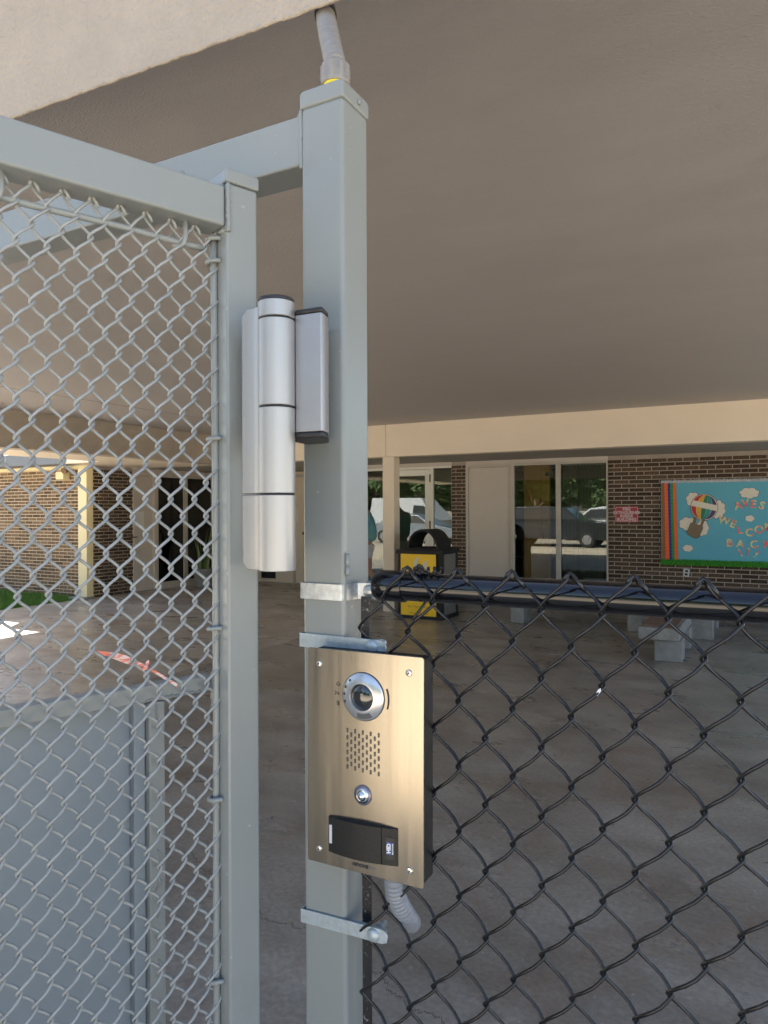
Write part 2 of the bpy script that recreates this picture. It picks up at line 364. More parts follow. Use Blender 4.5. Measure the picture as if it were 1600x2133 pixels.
# hairline joint in the ceiling plaster running away on the left
jb = MB().box((-7.35, 2.0, HC - .0015), (-7.343, NB - .01, HC + .01))
obj('plaster_joint', jb, M['darkjoint'], roof)

# ---- column under the far beam
ce0, ce1 = EX(797, NB), EX(821, NB)
obj_c = tag(obj('column', MB().box((ce0, NB + .003, 0), (ce1, NB + .20, HB - .002)), M['beam'], bevel=.008),
            'slim square beige column standing beside the black and yellow bin', 'column')

# ---- brick walls
BL, BH, JT = .228, .0655, .014
def brick_wall(name, P0, d, out, length, height, label, mats, z0=0, keep=lambda s, h_: True, seen=lambda s, h_: True, cat='brick wall', limit=300, start=0.):
    """P0 ground corner, d unit direction along wall, out unit outward normal. Face plane of the bricks passes through P0."""
    d = Vector(d); out = Vector(out); P0 = Vector(P0)
    root = thing(name, P0 + d * (length / 2), label, cat)
    bed = MB(); A = P0 - out * .003; B = P0 + d * length - out * .003
    bed.slab([A, B, B + Vector((0, 0, height)), A + Vector((0, 0, height))], -out * .20)
    obj('mortar_bed', bed, mats[1], root)
    full = None; stf = MB(); n = 0; cand = []
    rows = int(height / BH)
    def bx(mb, s0, s1, h0, o_=0):
        a = P0 + d * s0 + out * o_; b = P0 + d * s1 + out * o_
        mb.slab([a + Vector((0, 0, h0)), b + Vector((0, 0, h0)), b + Vector((0, 0, h0 + BH - JT)), a + Vector((0, 0, h0 + BH - JT))], -out * .02)
    for r in range(rows):
        s = start - (BL / 2 if r % 2 else 0)
        while s < length:
            s0, s1 = max(s + JT / 2, 0), min(s + BL - JT / 2, length); h0 = z0 + r * BH + JT / 2
            s += BL
            if s1 - s0 < .02 or not keep((s0 + s1) / 2, h0): continue
            cand.append((0 if seen((s0 + s1) / 2, h0) else 1, s0, s1, h0))
    cand.sort(key=lambda c: c[0])
    lib = {}
    for i, (sv, s0, s1, h0) in enumerate(cand):
        o_ = random.uniform(-.0015, .0018)
        if sv == 0 and i < limit:
            key = round(s1 - s0, 3)
            if key not in lib:
                mb = MB(); bx(mb, 0, key, 0); me = bpy.data.meshes.new('brick'); me.from_pydata([tuple(Vector(v) - P0) for v in mb.v], [], mb.f)
                me.materials.append(mats[0]); lib[key] = me
            b = link(bpy.data.objects.new('brick', lib[key])); b.parent = root
            b.location = P0 + d * s0 + out * o_ + Vector((0, 0, h0)) - root.location
        else: bx(stf, s0, s1, h0, o_)
    if stf.f: tag(obj('brickwork', stf, mats[2], root), kind='stuff')
    return root
e_br = EX(1267, NW)
BLs = (EX(1377, NW), EX(1600, NW))
def seenR(s, h_):
    E = e_br + s
    return E < .1 and h_ > .45 and not (E > BLs[0] + .1 and .85 < h_ < 2.05)
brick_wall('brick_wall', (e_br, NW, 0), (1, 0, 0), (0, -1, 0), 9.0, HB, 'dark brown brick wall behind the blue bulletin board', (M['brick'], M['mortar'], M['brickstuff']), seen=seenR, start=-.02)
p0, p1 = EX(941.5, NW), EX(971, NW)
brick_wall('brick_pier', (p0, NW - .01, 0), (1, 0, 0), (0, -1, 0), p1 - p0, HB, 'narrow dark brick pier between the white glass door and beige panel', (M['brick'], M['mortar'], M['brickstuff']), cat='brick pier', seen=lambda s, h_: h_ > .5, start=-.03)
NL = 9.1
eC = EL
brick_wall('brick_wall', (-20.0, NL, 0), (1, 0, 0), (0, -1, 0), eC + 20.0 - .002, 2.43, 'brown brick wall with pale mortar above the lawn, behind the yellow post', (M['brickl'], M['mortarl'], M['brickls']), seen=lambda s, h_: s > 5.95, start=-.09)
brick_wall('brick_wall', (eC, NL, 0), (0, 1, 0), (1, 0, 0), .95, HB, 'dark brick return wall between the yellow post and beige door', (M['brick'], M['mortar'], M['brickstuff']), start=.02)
# building to the left above the brick
lb = thing('roof_trim', (-15, NL, 2.43), 'cream trim and grey metal gutter on top of the brown brick wall', 'roof edge')
obj('trim_board', MB().box((-20, NL - .05, 2.435), (eC - .01, NL + .15, 2.50)), M['cream'], lb, bevel=.004)
M['gutter'] = mat('grey_gutter', (.16, .18, .20), .5, var=.03)
obj('gutter', MB().box((-20, NL - .45, 2.502), (-11.23, NL + .2, 2.72)), M['gutter'], lb, bevel=.01)
gs = MB()
for x in (-13.1, -14.6, -16.1): gs.box((x, NL - .455, 2.51), (x + .03, NL - .45, 2.715))
obj('gutter_seam', gs, M['greypaint'], lb)
cx0, cx1 = EX(167, NL - .15), EX(185, NL - .15)
ys = thing('support_post', ((cx0 + cx1) / 2, NL - .2, 0), 'pale yellow square post against the brown brick wall', 'post')
obj('shaft', MB().box((cx0, NL - .2, .02), (cx1, NL - .05, 2.434)), M['cream'], ys, bevel=.008)
obj('foot', MB().prism([(cx0 - .1, NL - .35), (cx1 + .05, NL - .35), (cx1 + .02, NL - .04), (cx0 - .02, NL - .04)], 0, .05), M['concrete'], ys, bevel=.01)
wl = P(130, 988, N=NL - .1)
fx = thing('wall_light', wl, 'small cream floodlight box on the brown brick wall', 'wall light')
obj('housing', MB().box(wl + Vector((-.12, -.06, -.10)), wl + Vector((.1, .09, .05))), M['cream'], fx, bevel=.01)
obj('lamp_head', MB().lathe(wl + Vector((.14, -.05, .07)), [(.03, -.06), (.055, -.03), (.06, .04)], ax=(.2, -.9, -.3), k=16), M['brickl'], fx, auto=40)
obj('bracket', MB().tube([wl + Vector((.05, 0, .05)), wl + Vector((.1, -.03, .09)), wl + Vector((.14, -.04, .07))], .012, 8), M['cream'], fx)

# ---- left side wall running away: door, dark glass doors
NA, NBd, NC, ND = 10.05, P(326, 1223, E=EL).y, P(445, 1205, E=EL).y, 13.0
HD = 2.40
sw = thing('side_wall', (EL, 11.5, 0), 'beige wall strip over the doors on the left side', 'wall')
obj('wall', MB().box((EL - .15, NA, HD), (EL - .002, 14.6, HB + .001)), M['panel'], sw)
obj('wall', MB().box((EL - .15, NC + .04, 0), (EL - .002, 14.6, HD - .001)), M['panel'], sw)
dr = thing('metal_door', (EL, 10.5, 0), 'plain beige metal door next to the brick corner', 'door')
obj('door_frame', MB().box((EL - .12, NA + .001, 0), (EL + .01, NA + .06, HD - .002)).box((EL - .12, NBd - .06, 0), (EL + .01, NBd - .001, HD - .002)).box((EL - .12, NA + .061, HD - .06), (EL + .008, NBd - .061, HD - .003)), M['panel'], dr, bevel=.004)
obj('door_leaf', MB().box((EL - .08, NA + .063, .01), (EL - .03, NBd - .063, HD - .063)), M['panel'], dr, bevel=.003)
hp_ = P(272, 1119, E=EL - .02)
obj('handle', MB().tube([hp_, hp_ + Vector((.06, 0, 0)), hp_ + Vector((.06, .12, 0))], .011, 8).lathe(hp_ + Vector((-.03, 0, 0)), [(.03, 0), (.03, .03)], ax=(1, 0, 0), k=16), M['blackplastic'], dr)
pp = P(290, 1083, E=EL - .02)
tag(obj('notice', MB().box((EL - .028, pp.y - .13, pp.z - .13), (EL - .024, pp.y + .13, pp.z + .17)), mat('paper', (.7, .69, .66), .8)), 'white paper notice taped on the beige metal door', 'notice')
gd = thing('glass_doors', (EL, (NBd + NC) / 2, 0), 'dark double glass doors behind the snake plant', 'glass door')
mN = P(387, 1100, E=EL).y
for a, b in ((NBd, mN), (mN, NC)):
    obj('door_frame', MB().box((EL - .06, a + .002, .0), (EL + .005, a + .06, HD - .002)).box((EL - .06, b - .05, 0), (EL + .005, b - .002, HD - .002)).box((EL - .06, a + .061, HD - .07), (EL + .004, b - .051, HD - .003)).box((EL - .06, a + .061, 0), (EL + .004, b - .051, .14)), M['frame'], gd, bevel=.003)
    obj('pane', MB().box((EL - .035, a + .062, .142), (EL - .025, b - .052, HD - .072)), M['glassd'], gd)
rb = MB().box((EL - 4, NBd - .3, -.02), (EL - 3.9, NC + 1, 2.6)).box((EL - 4, NBd - .4, -.02), (EL - .16, NBd - .3, 2.6)).box((EL - 4, NC + 1, -.02), (EL - .16, NC + 1.1, 2.6)).box((EL - 4, NBd - .3, 2.6), (EL - .16, NC + 1, 2.7))
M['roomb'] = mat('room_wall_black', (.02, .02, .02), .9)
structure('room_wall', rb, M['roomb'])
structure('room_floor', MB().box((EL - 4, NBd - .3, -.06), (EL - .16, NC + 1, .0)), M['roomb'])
# ---- far recess wall seen between gate stile and post
NR = 13.0
rw0, rw1 = EL, EX(700, NR)
fw = thing('recess_wall', ((rw0 + rw1) / 2, NR, 0), 'beige wall with a pale door at the back of the recess', 'wall')
obj('wall', MB().box((rw0, NR, 0), (rw1, NR + .2, HB + .001)), M['beam'], fw)
d0, d1 = EX(617.5, NR), EX(662, NR)
dd = thing('pale_door', ((d0 + d1) / 2, NR, 0), 'cream door glimpsed between the hinge and the grey gate post', 'door')
obj('door_leaf', MB().box((d0, NR - .05, .01), (d1, NR - .01, 2.36)), M['beam'], dd, bevel=.004)
obj('door_frame', MB().box((d0 - .06, NR - .06, 0), (d0 - .003, NR - .002, 2.42)).box((d1 + .003, NR - .06, 0), (d1 + .06, NR - .002, 2.42)).box((d0 - .002, NR - .06, 2.363), (d1 + .002, NR - .002, 2.42)), M['panel'], dd)
kq = P(635, 1111, N=NR - .06)
obj('door_knob', MB().lathe(kq, [(.012, 0), (.012, .03), (.03, .045), (.03, .06), (.01, .07)], ax=(0, -1, 0), k=16), M['blackplastic'], dd, smooth=True)
stp = P(619.3, 1075, N=NR - .055)
obj('door_plate', MB().box(stp + Vector((-.02, -.006, -.16)), stp + Vector((.03, -.0015, .16))), M['whiteframe'], dd)
vq0, vq1 = P(545, 1188, N=NR - .01), P(574, 1205, N=NR - .01)
vt = thing('floor_vent', (vq0.x, NR, vq1.z), 'small black vent low in the beige wall below the hinge', 'vent')
obj('vent_frame', MB().box((vq0.x, NR - .02, vq1.z), (vq1.x, NR - .002, vq0.z)), M['blackplastic'], vt)
obj('louvre', MB().box((vq0.x + .03, NR - .03, vq1.z + .03), (vq1.x - .03, NR - .021, vq0.z - .03)), M['blackplastic'], vt)
# return from recess wall to front wall plane
tag(obj('return_wall', MB().box((rw1, NW, 0), (rw1 + .15, NR + .2, HB + .001)), M['beam']), 'beige return wall hidden behind the main gate post', 'wall')

# ---- storefront
def EXw(px): return EX(px, NW)
FD = .06
def frame_bar(mb, x0, x1, z0, z1, n0=NW - .03, n1=NW + .05): mb.box((x0, n0, z0), (x1, n1, z1))
z_head = P(1200, 961.5, N=NW).z
sf = thing('glass_entrance', (EXw(860), NW, 0), 'white framed glass door reflecting the parked cars', 'glass door')
xA, xB, xC, xD, xE = rw1 + .152, EXw(799), EXw(812), EXw(888.5), EXw(903)
mb = MB(); frame_bar(mb, xA, xE, z_head - .045, z_head); frame_bar(mb, xA, xA + .05, 0, z_head - .046)
frame_bar(mb, xB, xB + .05, 0, z_head - .046); frame_bar(mb, EXw(898), xE, 0, z_head - .046)
obj('door_frame', mb, M['whiteframe'], sf, bevel=.004)
dm = MB(); dn0, dn1 = NW - .01, NW + .04
dm.box((xB + .055, dn0, .01), (xC + .03, dn1, z_head - .05)).box((EXw(886), dn0, .01), (EXw(897.4), dn1, z_head - .05))
dm.box((xC + .031, dn0, z_head - .16), (EXw(886) - .001, dn1, z_head - .05)).box((xC + .031, dn0, .01), (EXw(886) - .001, dn1, .25))
dl = obj('door_leaf', dm, M['whiteframe'], sf, bevel=.004)
obj('pane', MB().box((xC + .032, NW + .01, .251), (EXw(886) - .002, NW + .016, z_head - .161)), M['glass'], dl)
obj('pane', MB().box((xA + .051, NW + .01, .01), (xB - .001, NW + .016, z_head - .047)), M['glass'], sf)
for py in (996, 1093, 1190):
    q = P(896.8, py, N=NW - .02); obj('door_hinge', MB().box((q.x - .012, NW - .045, q.z - .07), (q.x + .006, NW - .02, q.z + .07)), M['blackplastic'], sf)
sl = thing('side_light', (EXw(922), NW, 0), 'narrow fixed pane between the white door and brick pier', 'window')
obj('frame', MB().box((xE + .002, NW - .03, z_head - .03), (p0, NW + .05, z_head)).box((xE + .002, NW - .03, 0), (p0, NW + .05, .1)).box((p0 - .02, NW + .017, .1), (p0, NW + .05, z_head - .03)), M['whiteframe'], sl, bevel=.003)
obj('pane', MB().box((xE + .003, NW + .01, .101), (p0, NW + .016, z_head - .031)), M['glass'], sl)
# beige panel and big windows
pn = thing('wall_panel', (EXw(1018), NW, 0), 'tall plain beige panel between the brick pier and the first window', 'wall panel')
a0, a1 = EXw(971) + .002, EXw(1064)
obj('panel', MB().box((a0 + .05, NW - .005, .06), (a1, NW + .05, z_head - .05)), M['panel'], pn, bevel=.003)
obj('trim', MB().box((a0, NW - .03, 0), (a0 + .048, NW + .05, z_head)).box((a0 + .049, NW - .03, z_head - .048), (a1, NW + .05, z_head)), M['frame'], pn, bevel=.003)
wins = [(1071.5, 1159, 'window with a lamp and an orange wall inside, left of the pair'), (1168, 1264, 'window with grey vertical blinds beside the brick wall')]
b0 = a1 + .001
for k, (q0, q1, lab) in enumerate(wins):
    x0, x1 = EXw(q0), EXw(q1); xe = EXw(1163.5) if k == 0 else e_br - .002
    w = thing('shop_window', ((x0 + x1) / 2, NW, 0), lab, 'window', 'tall windows beside the brick wall')
    fr = obj('frame', MB().box((b0, NW - .04, 0), (x0, NW + .05, z_head)).box((x1, NW - .04, 0), (xe, NW + .05, z_head)).box((x0 + .001, NW - .04, z_head - .035), (x1 - .001, NW + .05, z_head)).box((x0 + .001, NW - .04, 0), (x1 - .001, NW + .05, .12)), M['frame'], w, bevel=.004)
    obj('pane', MB().box((x0 + .001, NW + .01, .121), (x1 - .001, NW + .016, z_head - .036)), M['glass'], w)
    b0 = xe + .001
tag(obj('lintel', MB().box((xA, NW, z_head + .001), (e_br - .002, NW + .15, HB + .001)), M['panel']), 'beige strip above the entrance door and windows', 'lintel')
# rooms behind the glass
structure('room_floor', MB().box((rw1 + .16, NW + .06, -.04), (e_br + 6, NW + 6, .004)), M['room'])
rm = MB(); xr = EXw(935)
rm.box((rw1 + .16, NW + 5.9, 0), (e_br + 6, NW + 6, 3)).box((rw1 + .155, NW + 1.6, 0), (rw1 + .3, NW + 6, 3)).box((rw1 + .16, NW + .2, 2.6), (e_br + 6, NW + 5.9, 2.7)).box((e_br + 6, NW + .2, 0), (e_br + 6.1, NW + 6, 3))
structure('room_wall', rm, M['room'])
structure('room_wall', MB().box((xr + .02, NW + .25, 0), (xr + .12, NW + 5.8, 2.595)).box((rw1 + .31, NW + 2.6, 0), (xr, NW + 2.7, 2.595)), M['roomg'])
structure('room_wall', MB().box((EXw(1073), NW + .5, .004), (EXw(1128), NW + .6, 2.59)), M['roomo'])
q = P(1143, 988, N=NW + .6)
pl = thing('pendant_lamp', q, 'round green glass pendant lamp inside the left window', 'lamp')
obj('lamp_shade', MB().lathe(q, [(.005, .1), (.06, .09), (.1, .04), (.11, -.02), (.08, -.08), (.01, -.11)], k=24), mat('green_glass_shade', (.16, .22, .1), .2), pl, smooth=True)
obj('cord', MB().tube([q + Vector((0, 0, .1)), Vector((q.x, q.y, 2.6))], .006, 6), M['blackplastic'], pl)
q = P(1128, 1122, N=NW + .25)
orn = thing('hanging_ornament', q, 'orange and yellow ornament hanging inside the left window', 'ornament')
obj('bulb', MB().lathe(q + Vector((0, 0, .03)), [(.004, .11), (.03, .07), (.05, 0), (.03, -.05), (.004, -.07)], k=12), mat('orange_paper', (.75, .2, .03), .6), orn)
obj('bow', MB().lathe(q + Vector((0, 0, -.07)), [(.004, .03), (.035, .01), (.03, -.03), (.004, -.05)], k=8), mat('yellow_paper', (.75, .55, .05), .6), orn)
obj('string', MB().tube([q + Vector((0, 0, .13)), Vector((q.x, q.y, 2.6))], .002, 5), M['ink'], orn)
tb = P(1110, 1160, N=NW + 1.2); tbz = .76
tt = thing('table', (tb.x, tb.y, 0), 'dark table standing inside behind the left window', 'table')
obj('table_top', MB().box((tb.x - .5, tb.y - .3, tbz - .03), (tb.x + .5, tb.y + .3, tbz)), M['wood'], tt, bevel=.004)
for sx in (-1, 1):
    for sy in (-1, 1): obj('leg', MB().box((tb.x + sx * .45 - .02, tb.y + sy * .26 - .02, .004), (tb.x + sx * .45 + .02, tb.y + sy * .26 + .02, tbz - .031)), M['wood'], tt)
# vertical blinds behind right-hand window
x0, x1 = EXw(1169), EXw(1263)
bd = thing('vertical_blind', ((x0 + x1) / 2, NW + .12, 0), 'closed grey vertical blind behind the window beside the brick wall', 'blind')
M['blind'] = mat('blind_fabric', (.17, .17, .145), .8, var=.04)
n = 13; wd_ = (x1 - x0) / n
s0 = obj('slat', MB().slab([(x0 + .002, NW + .13, .16), (x0 + wd_ * 1.02, NW + .105, .16), (x0 + wd_ * 1.02, NW + .105, 2.36), (x0 + .002, NW + .13, 2.36)], (0, .002, 0)), M['blind'], bd)
copies(s0, [(wd_ * i, 0, 0) for i in range(1, n)])
obj('head_rail', MB().box((x0, NW + .09, 2.361), (x1, NW + .15, 2.40)), M['frame'], bd)
q = P(1205, 1100, N=NW + .095)
obj('pull_cord', MB().tube([(q.x, NW + .09, 2.36), (q.x, NW + .09, .3)], .006, 6), M['ink'], bd)
# right side left open outside the frame so light reaches the ceiling

# ------------------------------------------------------------------ things in the courtyard
# litter bin with arched hood
c = P(922, 1293, H=0)                       # front right bottom corner
W_, D_ = .74, .60
x1, x0 = c.x, c.x - W_; y0, y1 = c.y, c.y + D_
bn = thing('litter_bin', ((x0 + x1) / 2, (y0 + y1) / 2, 0), 'black litter bin with yellow poster and arched black hood', 'litter bin')
M['binblack'] = mat('bin_black', (.009, .009, .010), .7, var=.1)
M['bingrey'] = mat('bin_stone_side', (.17, .16, .14), .9, var=.35, vs_=60, bump=.002, bs=90)
M['poster'] = mat('yellow_poster', (.88, .54, .015), .5, var=.03)
bh = 1.03
fm = MB()
for (ax, ay) in ((x0, y0), (x1 - .07, y0), (x0, y1 - .07), (x1 - .07, y1 - .07)): fm.box((ax, ay, .06), (ax + .07, ay + .07, bh - .06))
fm.box((x0 - .01, y0 - .01, .0), (x1 + .01, y1 + .01, .06)).box((x0 - .02, y0 - .02, bh - .06), (x1 + .02, y1 + .02, bh))
obj('bin_frame', fm, M['binblack'], bn, bevel=.008)
obj('side_panel', MB().box((x1 - .03, y0 + .072, .062), (x1 - .01, y1 - .072, bh - .062)), M['bingrey'], bn)
obj('side_panel', MB().box((x0 + .01, y0 + .072, .062), (x0 + .03, y1 - .072, bh - .062)), M['bingrey'], bn)
obj('front_panel', MB().box((x0 + .072, y0 + .02, .062), (x1 - .072, y0 + .04, bh - .062)), M['binblack'], bn)
obj('back_panel', MB().box((x0 + .072, y1 - .03, .062), (x1 - .072, y1 - .01, bh - .062)), M['bingrey'], bn)
q0, q1 = P(835.5, 1153, N=y0), P(909, 1285, N=y0)
pz0, pz1 = q1.z, q0.z; px0, px1 = q0.x, q1.x
po = obj('poster', MB().box((px0, y0 - .012, pz0), (px1, y0 - .002, pz1)), M['poster'], bn)
def b2(px, py): return P(px, py, N=y0 - .0135)
def patch(name, pts, m, par, off=-.002, N=None):
    mb = MB(); mb.slab([P(a, b, N=N) for a, b in pts], (0, off, 0)); return obj(name, mb, m, par)
def Z3(x, y): return 820 + x / 6.275, 960 + y / 6.275
M['horn'] = mat('horn_white', (.62, .60, .52), .6); M['bull'] = mat('bull_grey', (.07, .065, .06), .6)
def zp(pts): return [Z3(*p) for p in pts]
patch('bull_horn', zp([(272, 1385), (262, 1330), (280, 1290), (312, 1265), (345, 1255), (322, 1290), (312, 1330), (318, 1370)]), M['horn'], po, N=y0 - .0135)
patch('bull_horn', zp([(385, 1370), (395, 1330), (415, 1310), (445, 1303), (430, 1340), (442, 1390), (440, 1450), (415, 1400)]), M['horn'], po, N=y0 - .0135)
patch('bull_head', zp([(255, 1400), (290, 1355), (340, 1345), (375, 1365), (400, 1400), (430, 1440), (420, 1560), (380, 1620), (330, 1640), (290, 1600), (262, 1520), (248, 1450)]), M['bull'], po, N=y0 - .0135)
mt = mat('poster_text', (.35, .18, .01), .6)
q = P(871, 1264, N=y0 - .014)
text_obj('lettering', 'Run Thunder Run', .047, mt, po, q, (1, 0, 0), (0, 0, 1))
q = P(872, 1277, N=y0 - .014)
text_obj('lettering', 'keep our campus clean', .034, mt, po, q, (1, 0, 0), (0, 0, 1))
# hood: half-tunnel, open front and back
hx0 = P(847.5, 1143, N=y0 + .05).x; hx1 = P(912, 1143, N=y0 + .05).x; hw = (hx1 - hx0); hc = (hx0 + hx1) / 2
hr = .29; hm = MB()
def arch(r, hgt, n=22): return [(hc + r * math.cos(math.pi * i / n), bh + hgt * math.sin(math.pi * i / n)) for i in range(n + 1)]
ro, ri = hw * .5, hw * .5 * .9
A, B = arch(ro, .31), arch(ri, .285)
n = len(A)
for yA, yB in ((y0 + .05, y1 - .05),):
    vs_ = [(a[0], yA, a[1]) for a in A] + [(b[0], yA, b[1]) for b in B] + [(a[0], yB, a[1]) for a in A] + [(b[0], yB, b[1]) for b in B]
    fs = []
    for i in range(n - 1):
        fs += [(i, i + 1, n + i + 1, n + i), (2 * n + i, 3 * n + i, 3 * n + i + 1, 2 * n + i + 1), (i, 2 * n + i, 2 * n + i + 1, i + 1), (n + i, n + i + 1, 3 * n + i + 1, 3 * n + i)]
    fs += [(0, n, 3 * n, 2 * n), (n - 1, 3 * n - 1, 4 * n - 1, 2 * n - 1)]
    hm.add(vs_, fs)
obj('hood', hm, M['binblack'], bn, auto=50)
obj('hood_rim', MB().box((hc - ro - .02, y0 + .03, bh + .001), (hc + ro + .02, y1 - .03, bh + .03)), M['binblack'], bn, bevel=.006)
# concrete benches
def bench(label, top, feet, group=None, hs=.44, board=None):
    (xa, ya), (xb, yb), zt, th_ = top
    r = thing('concrete_bench', ((xa + xb) / 2, (ya + yb) / 2, 0), label, 'bench', group)
    obj('seat', MB().box((xa, ya, zt - th_), (xb, yb, zt)), M['concrete'], r, bevel=.012)
    for (fa, fb, fc, fd, fh) in feet: obj('leg', MB().box((fa, fb, 0), (fc, fd, fh)), M['concrete'], r, bevel=.01)
    if board: obj('seat_board', MB().box(*board), M['rust'], r, bevel=.005)
a = P(1363, 1376, H=0); b = P(1423, 1378, H=0); w_ = b.x - a.x
s_ = P(1329, 1318, N=a.y - .08); s2 = P(1415, 1318, N=a.y - .08)
zt = P(1340, 1306, N=a.y - .08).z; zb_ = P(1361, 1333, N=a.y - .08).z
bench('near concrete bench end with thick slab on a pale block, rusty top', ((s_.x, a.y - .08), (s2.x, a.y + 1.25), zt, zt - zb_),
      [(a.x, a.y, b.x, a.y + .28, zb_ - .001), (a.x, a.y + .85, b.x, a.y + 1.1, zb_ - .001)], 'concrete benches in the courtyard',
      board=((s_.x + .03, a.y - .02, zt + .001), (s2.x - .03, a.y + 1.2, zt + .025)))
f1 = P(1062, 1297, H=0); f2 = P(1307, 1315, H=0); f3 = P(1431, 1330, H=0)
bench('long rear concrete bench beyond the black rail, in front of the tall windows', ((f1.x - .25, 9.85), (f2.x + .42, 10.3), .46, .11), [(f1.x, 9.9, f1.x + .2, 10.25, .349), (f2.x, f2.y + .0, f2.x + .18, f2.y + .33, .349)], 'concrete benches in the courtyard')
bench('rear concrete bench under the bulletin board whose leg shows right of the near bench', ((f3.x - .06, f3.y - .05), (f3.x + .36, f3.y + 1.3), .46, .11), [(f3.x, f3.y, f3.x + .30, f3.y + .2, .349), (f3.x, f3.y + .95, f3.x + .30, f3.y + 1.15, .349)], 'concrete benches in the courtyard')

# bulletin board --------------------------------------------------------
NBd_ = NW - .035
bq0, bq1 = P(1377, 1002, N=NBd_), P(1377, 1173, N=NBd_)
bx0, bz1, bz0 = bq0.x, bq0.z, bq1.z; bx1 = bx0 + 2.44
bb = thing('bulletin_board', ((bx0 + bx1) / 2, NW, bz0), 'sky blue bulletin board with hot air balloon, clouds and welcome back lettering', 'bulletin board')
M['sky'] = mat('blue_paper', (.115, .41, .53), .7, var=.04, vs_=2)
obj('backing', MB().box((bx0, NBd_, bz0), (bx1, NW - .003, bz1)), M['sky'], bb)
def scallop(name, pxa_top, pxb_top, pxa_bot, pxb_bot, m, lay, wob=.004, n=46):
    yt = bz1 - .01; yb = bz0 + .06; L_ = []; Rr = []
    xt0, xt1 = P(pxa_top, 1010, N=NBd_).x, P(pxb_top, 1010, N=NBd_).x; xb0, xb1 = P(pxa_bot, 1165, N=NBd_).x, P(pxb_bot, 1165, N=NBd_).x
    for i in range(n + 1):
        t = i / n; z = yt + (yb - yt) * t; w = wob * (1 if i % 2 else -1)
        L_.append((xt0 + (xb0 - xt0) * t, NBd_ - lay, z)); Rr.append((xt1 + (xb1 - xt1) * t + w * 2, NBd_ - lay, z))
    mb = MB(); nn = len(L_)
    mb.add(L_ + Rr + [(v[0], v[1] + .002, v[2]) for v in L_ + Rr], [(i, i + 1, nn + i + 1, nn + i) for i in range(nn - 1)] + [(2 * nn + i, 3 * nn + i, 3 * nn + i + 1, 2 * nn + i + 1) for i in range(nn - 1)] + [(nn + i, nn + i + 1, 3 * nn + i + 1, 3 * nn + i) for i in range(nn - 1)])
    return obj(name, mb, m, bb)
def flat(name, c, r=.6): return mat(name, c, r, var=.03)
red_ = flat('foil_red', (.42, .045, .03)); org = flat('orange_paper_strip', (.82, .13, .025)); blu = flat('navy_strip', (.022, .04, .24)); grn = flat('green_strip', (.03, .28, .06))
scallop('border_strip', 1378, 1384, 1379, 1387, mat('tinsel_red', (.40, .06, .04), .5, var=.8, vs_=60, col2=(.10, .16, .03)), .003)
scallop('border_strip', 1384, 1391, 1387, 1395, org, .005); scallop('border_strip', 1391, 1396.5, 1395, 1400.5, blu, .0075)
scallop('border_strip', 1396.5, 1402, 1400.5, 1406, grn, .0095); scallop('border_strip', 1402, 1408, 1406, 1413, org, .0115)
# fringes
def fringe(name, z, down, up, m, n, label=None, dens=.004):
    mb = MB(); r_ = random.Random(5)
    for i in range(n):
        x = r_.uniform(bx0, bx1); zz = z + r_.uniform(-down, up); L_ = r_.uniform(.02, .045); a = r_.uniform(-1.2, 1.2); y = NBd_ - r_.uniform(.004, .03)
        mb.add([(x - .004, y, zz), (x + .004, y, zz), (x + L_ * math.sin(a), y - .006, zz + L_ * math.cos(a))], [(0, 1, 2)])
    return tag(obj(name, mb, m, bb), kind='stuff')
fringe('grass_fringe', bz0, .025, .05, mat('green_tinsel', (.05, .30, .025), .5, island=.6), 6500)
fringe('white_fringe', bz1 - .018, .02, .008, mat('white_tinsel', (.62, .64, .68), .4, island=.3), 2600)
# cut-outs are drawn from positions read on the board, each its own flat card
def card(name, pts, m, lay, par, out=None):
    mb = MB().slab([P(a, b, N=NBd_ - lay) for a, b in pts], (0, .0015, 0)); o = obj(name, mb, m, par)
    if out:
        cx = sum(a for a, b in pts) / len(pts); cy = sum(b for a, b in pts) / len(pts)
        g = [(cx + (a - cx) * (1 + out) , cy + (b - cy) * (1 + out)) for a, b in pts]
        obj('outline', MB().slab([P(a, b, N=NBd_ - lay + .0017) for a, b in g], (0, .001, 0)), M['ink'], o)
    return o
cloudw = flat('cloud_card', (.74, .68, .57), .7)
def cloud(cx, cy, rx, ry, n, seed, lay=.004, bumps=7):
    r_ = random.Random(seed); pts = []; ph = r_.random() * 6
    for i in range(n * bumps):
        t = 2 * math.pi * i / (n * bumps); b = abs(math.sin(t * bumps / 2 + ph)) ** .7
        k = .78 + .22 * b
        pts.append((cx + rx * k * math.cos(t), cy - ry * k * math.sin(t)))
    return card('cloud', pts, cloudw, lay, bb, out=.05)
cloud(1444, 1041, 15, 16, 6, 1); cloud(1495, 1061, 17, 20, 6, 2, bumps=8); cloud(1432, 1091, 18, 14, 6, 3); cloud(1463, 1100, 14, 17, 6, 4, lay=.0055)
cloud(1561, 1027, 21.5, 11.5, 6, 5, lay=.004, bumps=7); cloud(1562, 1080, 10, 7, 6, 6, bumps=5); cloud(1433, 1142, 11, 7.5, 6, 7, bumps=6)
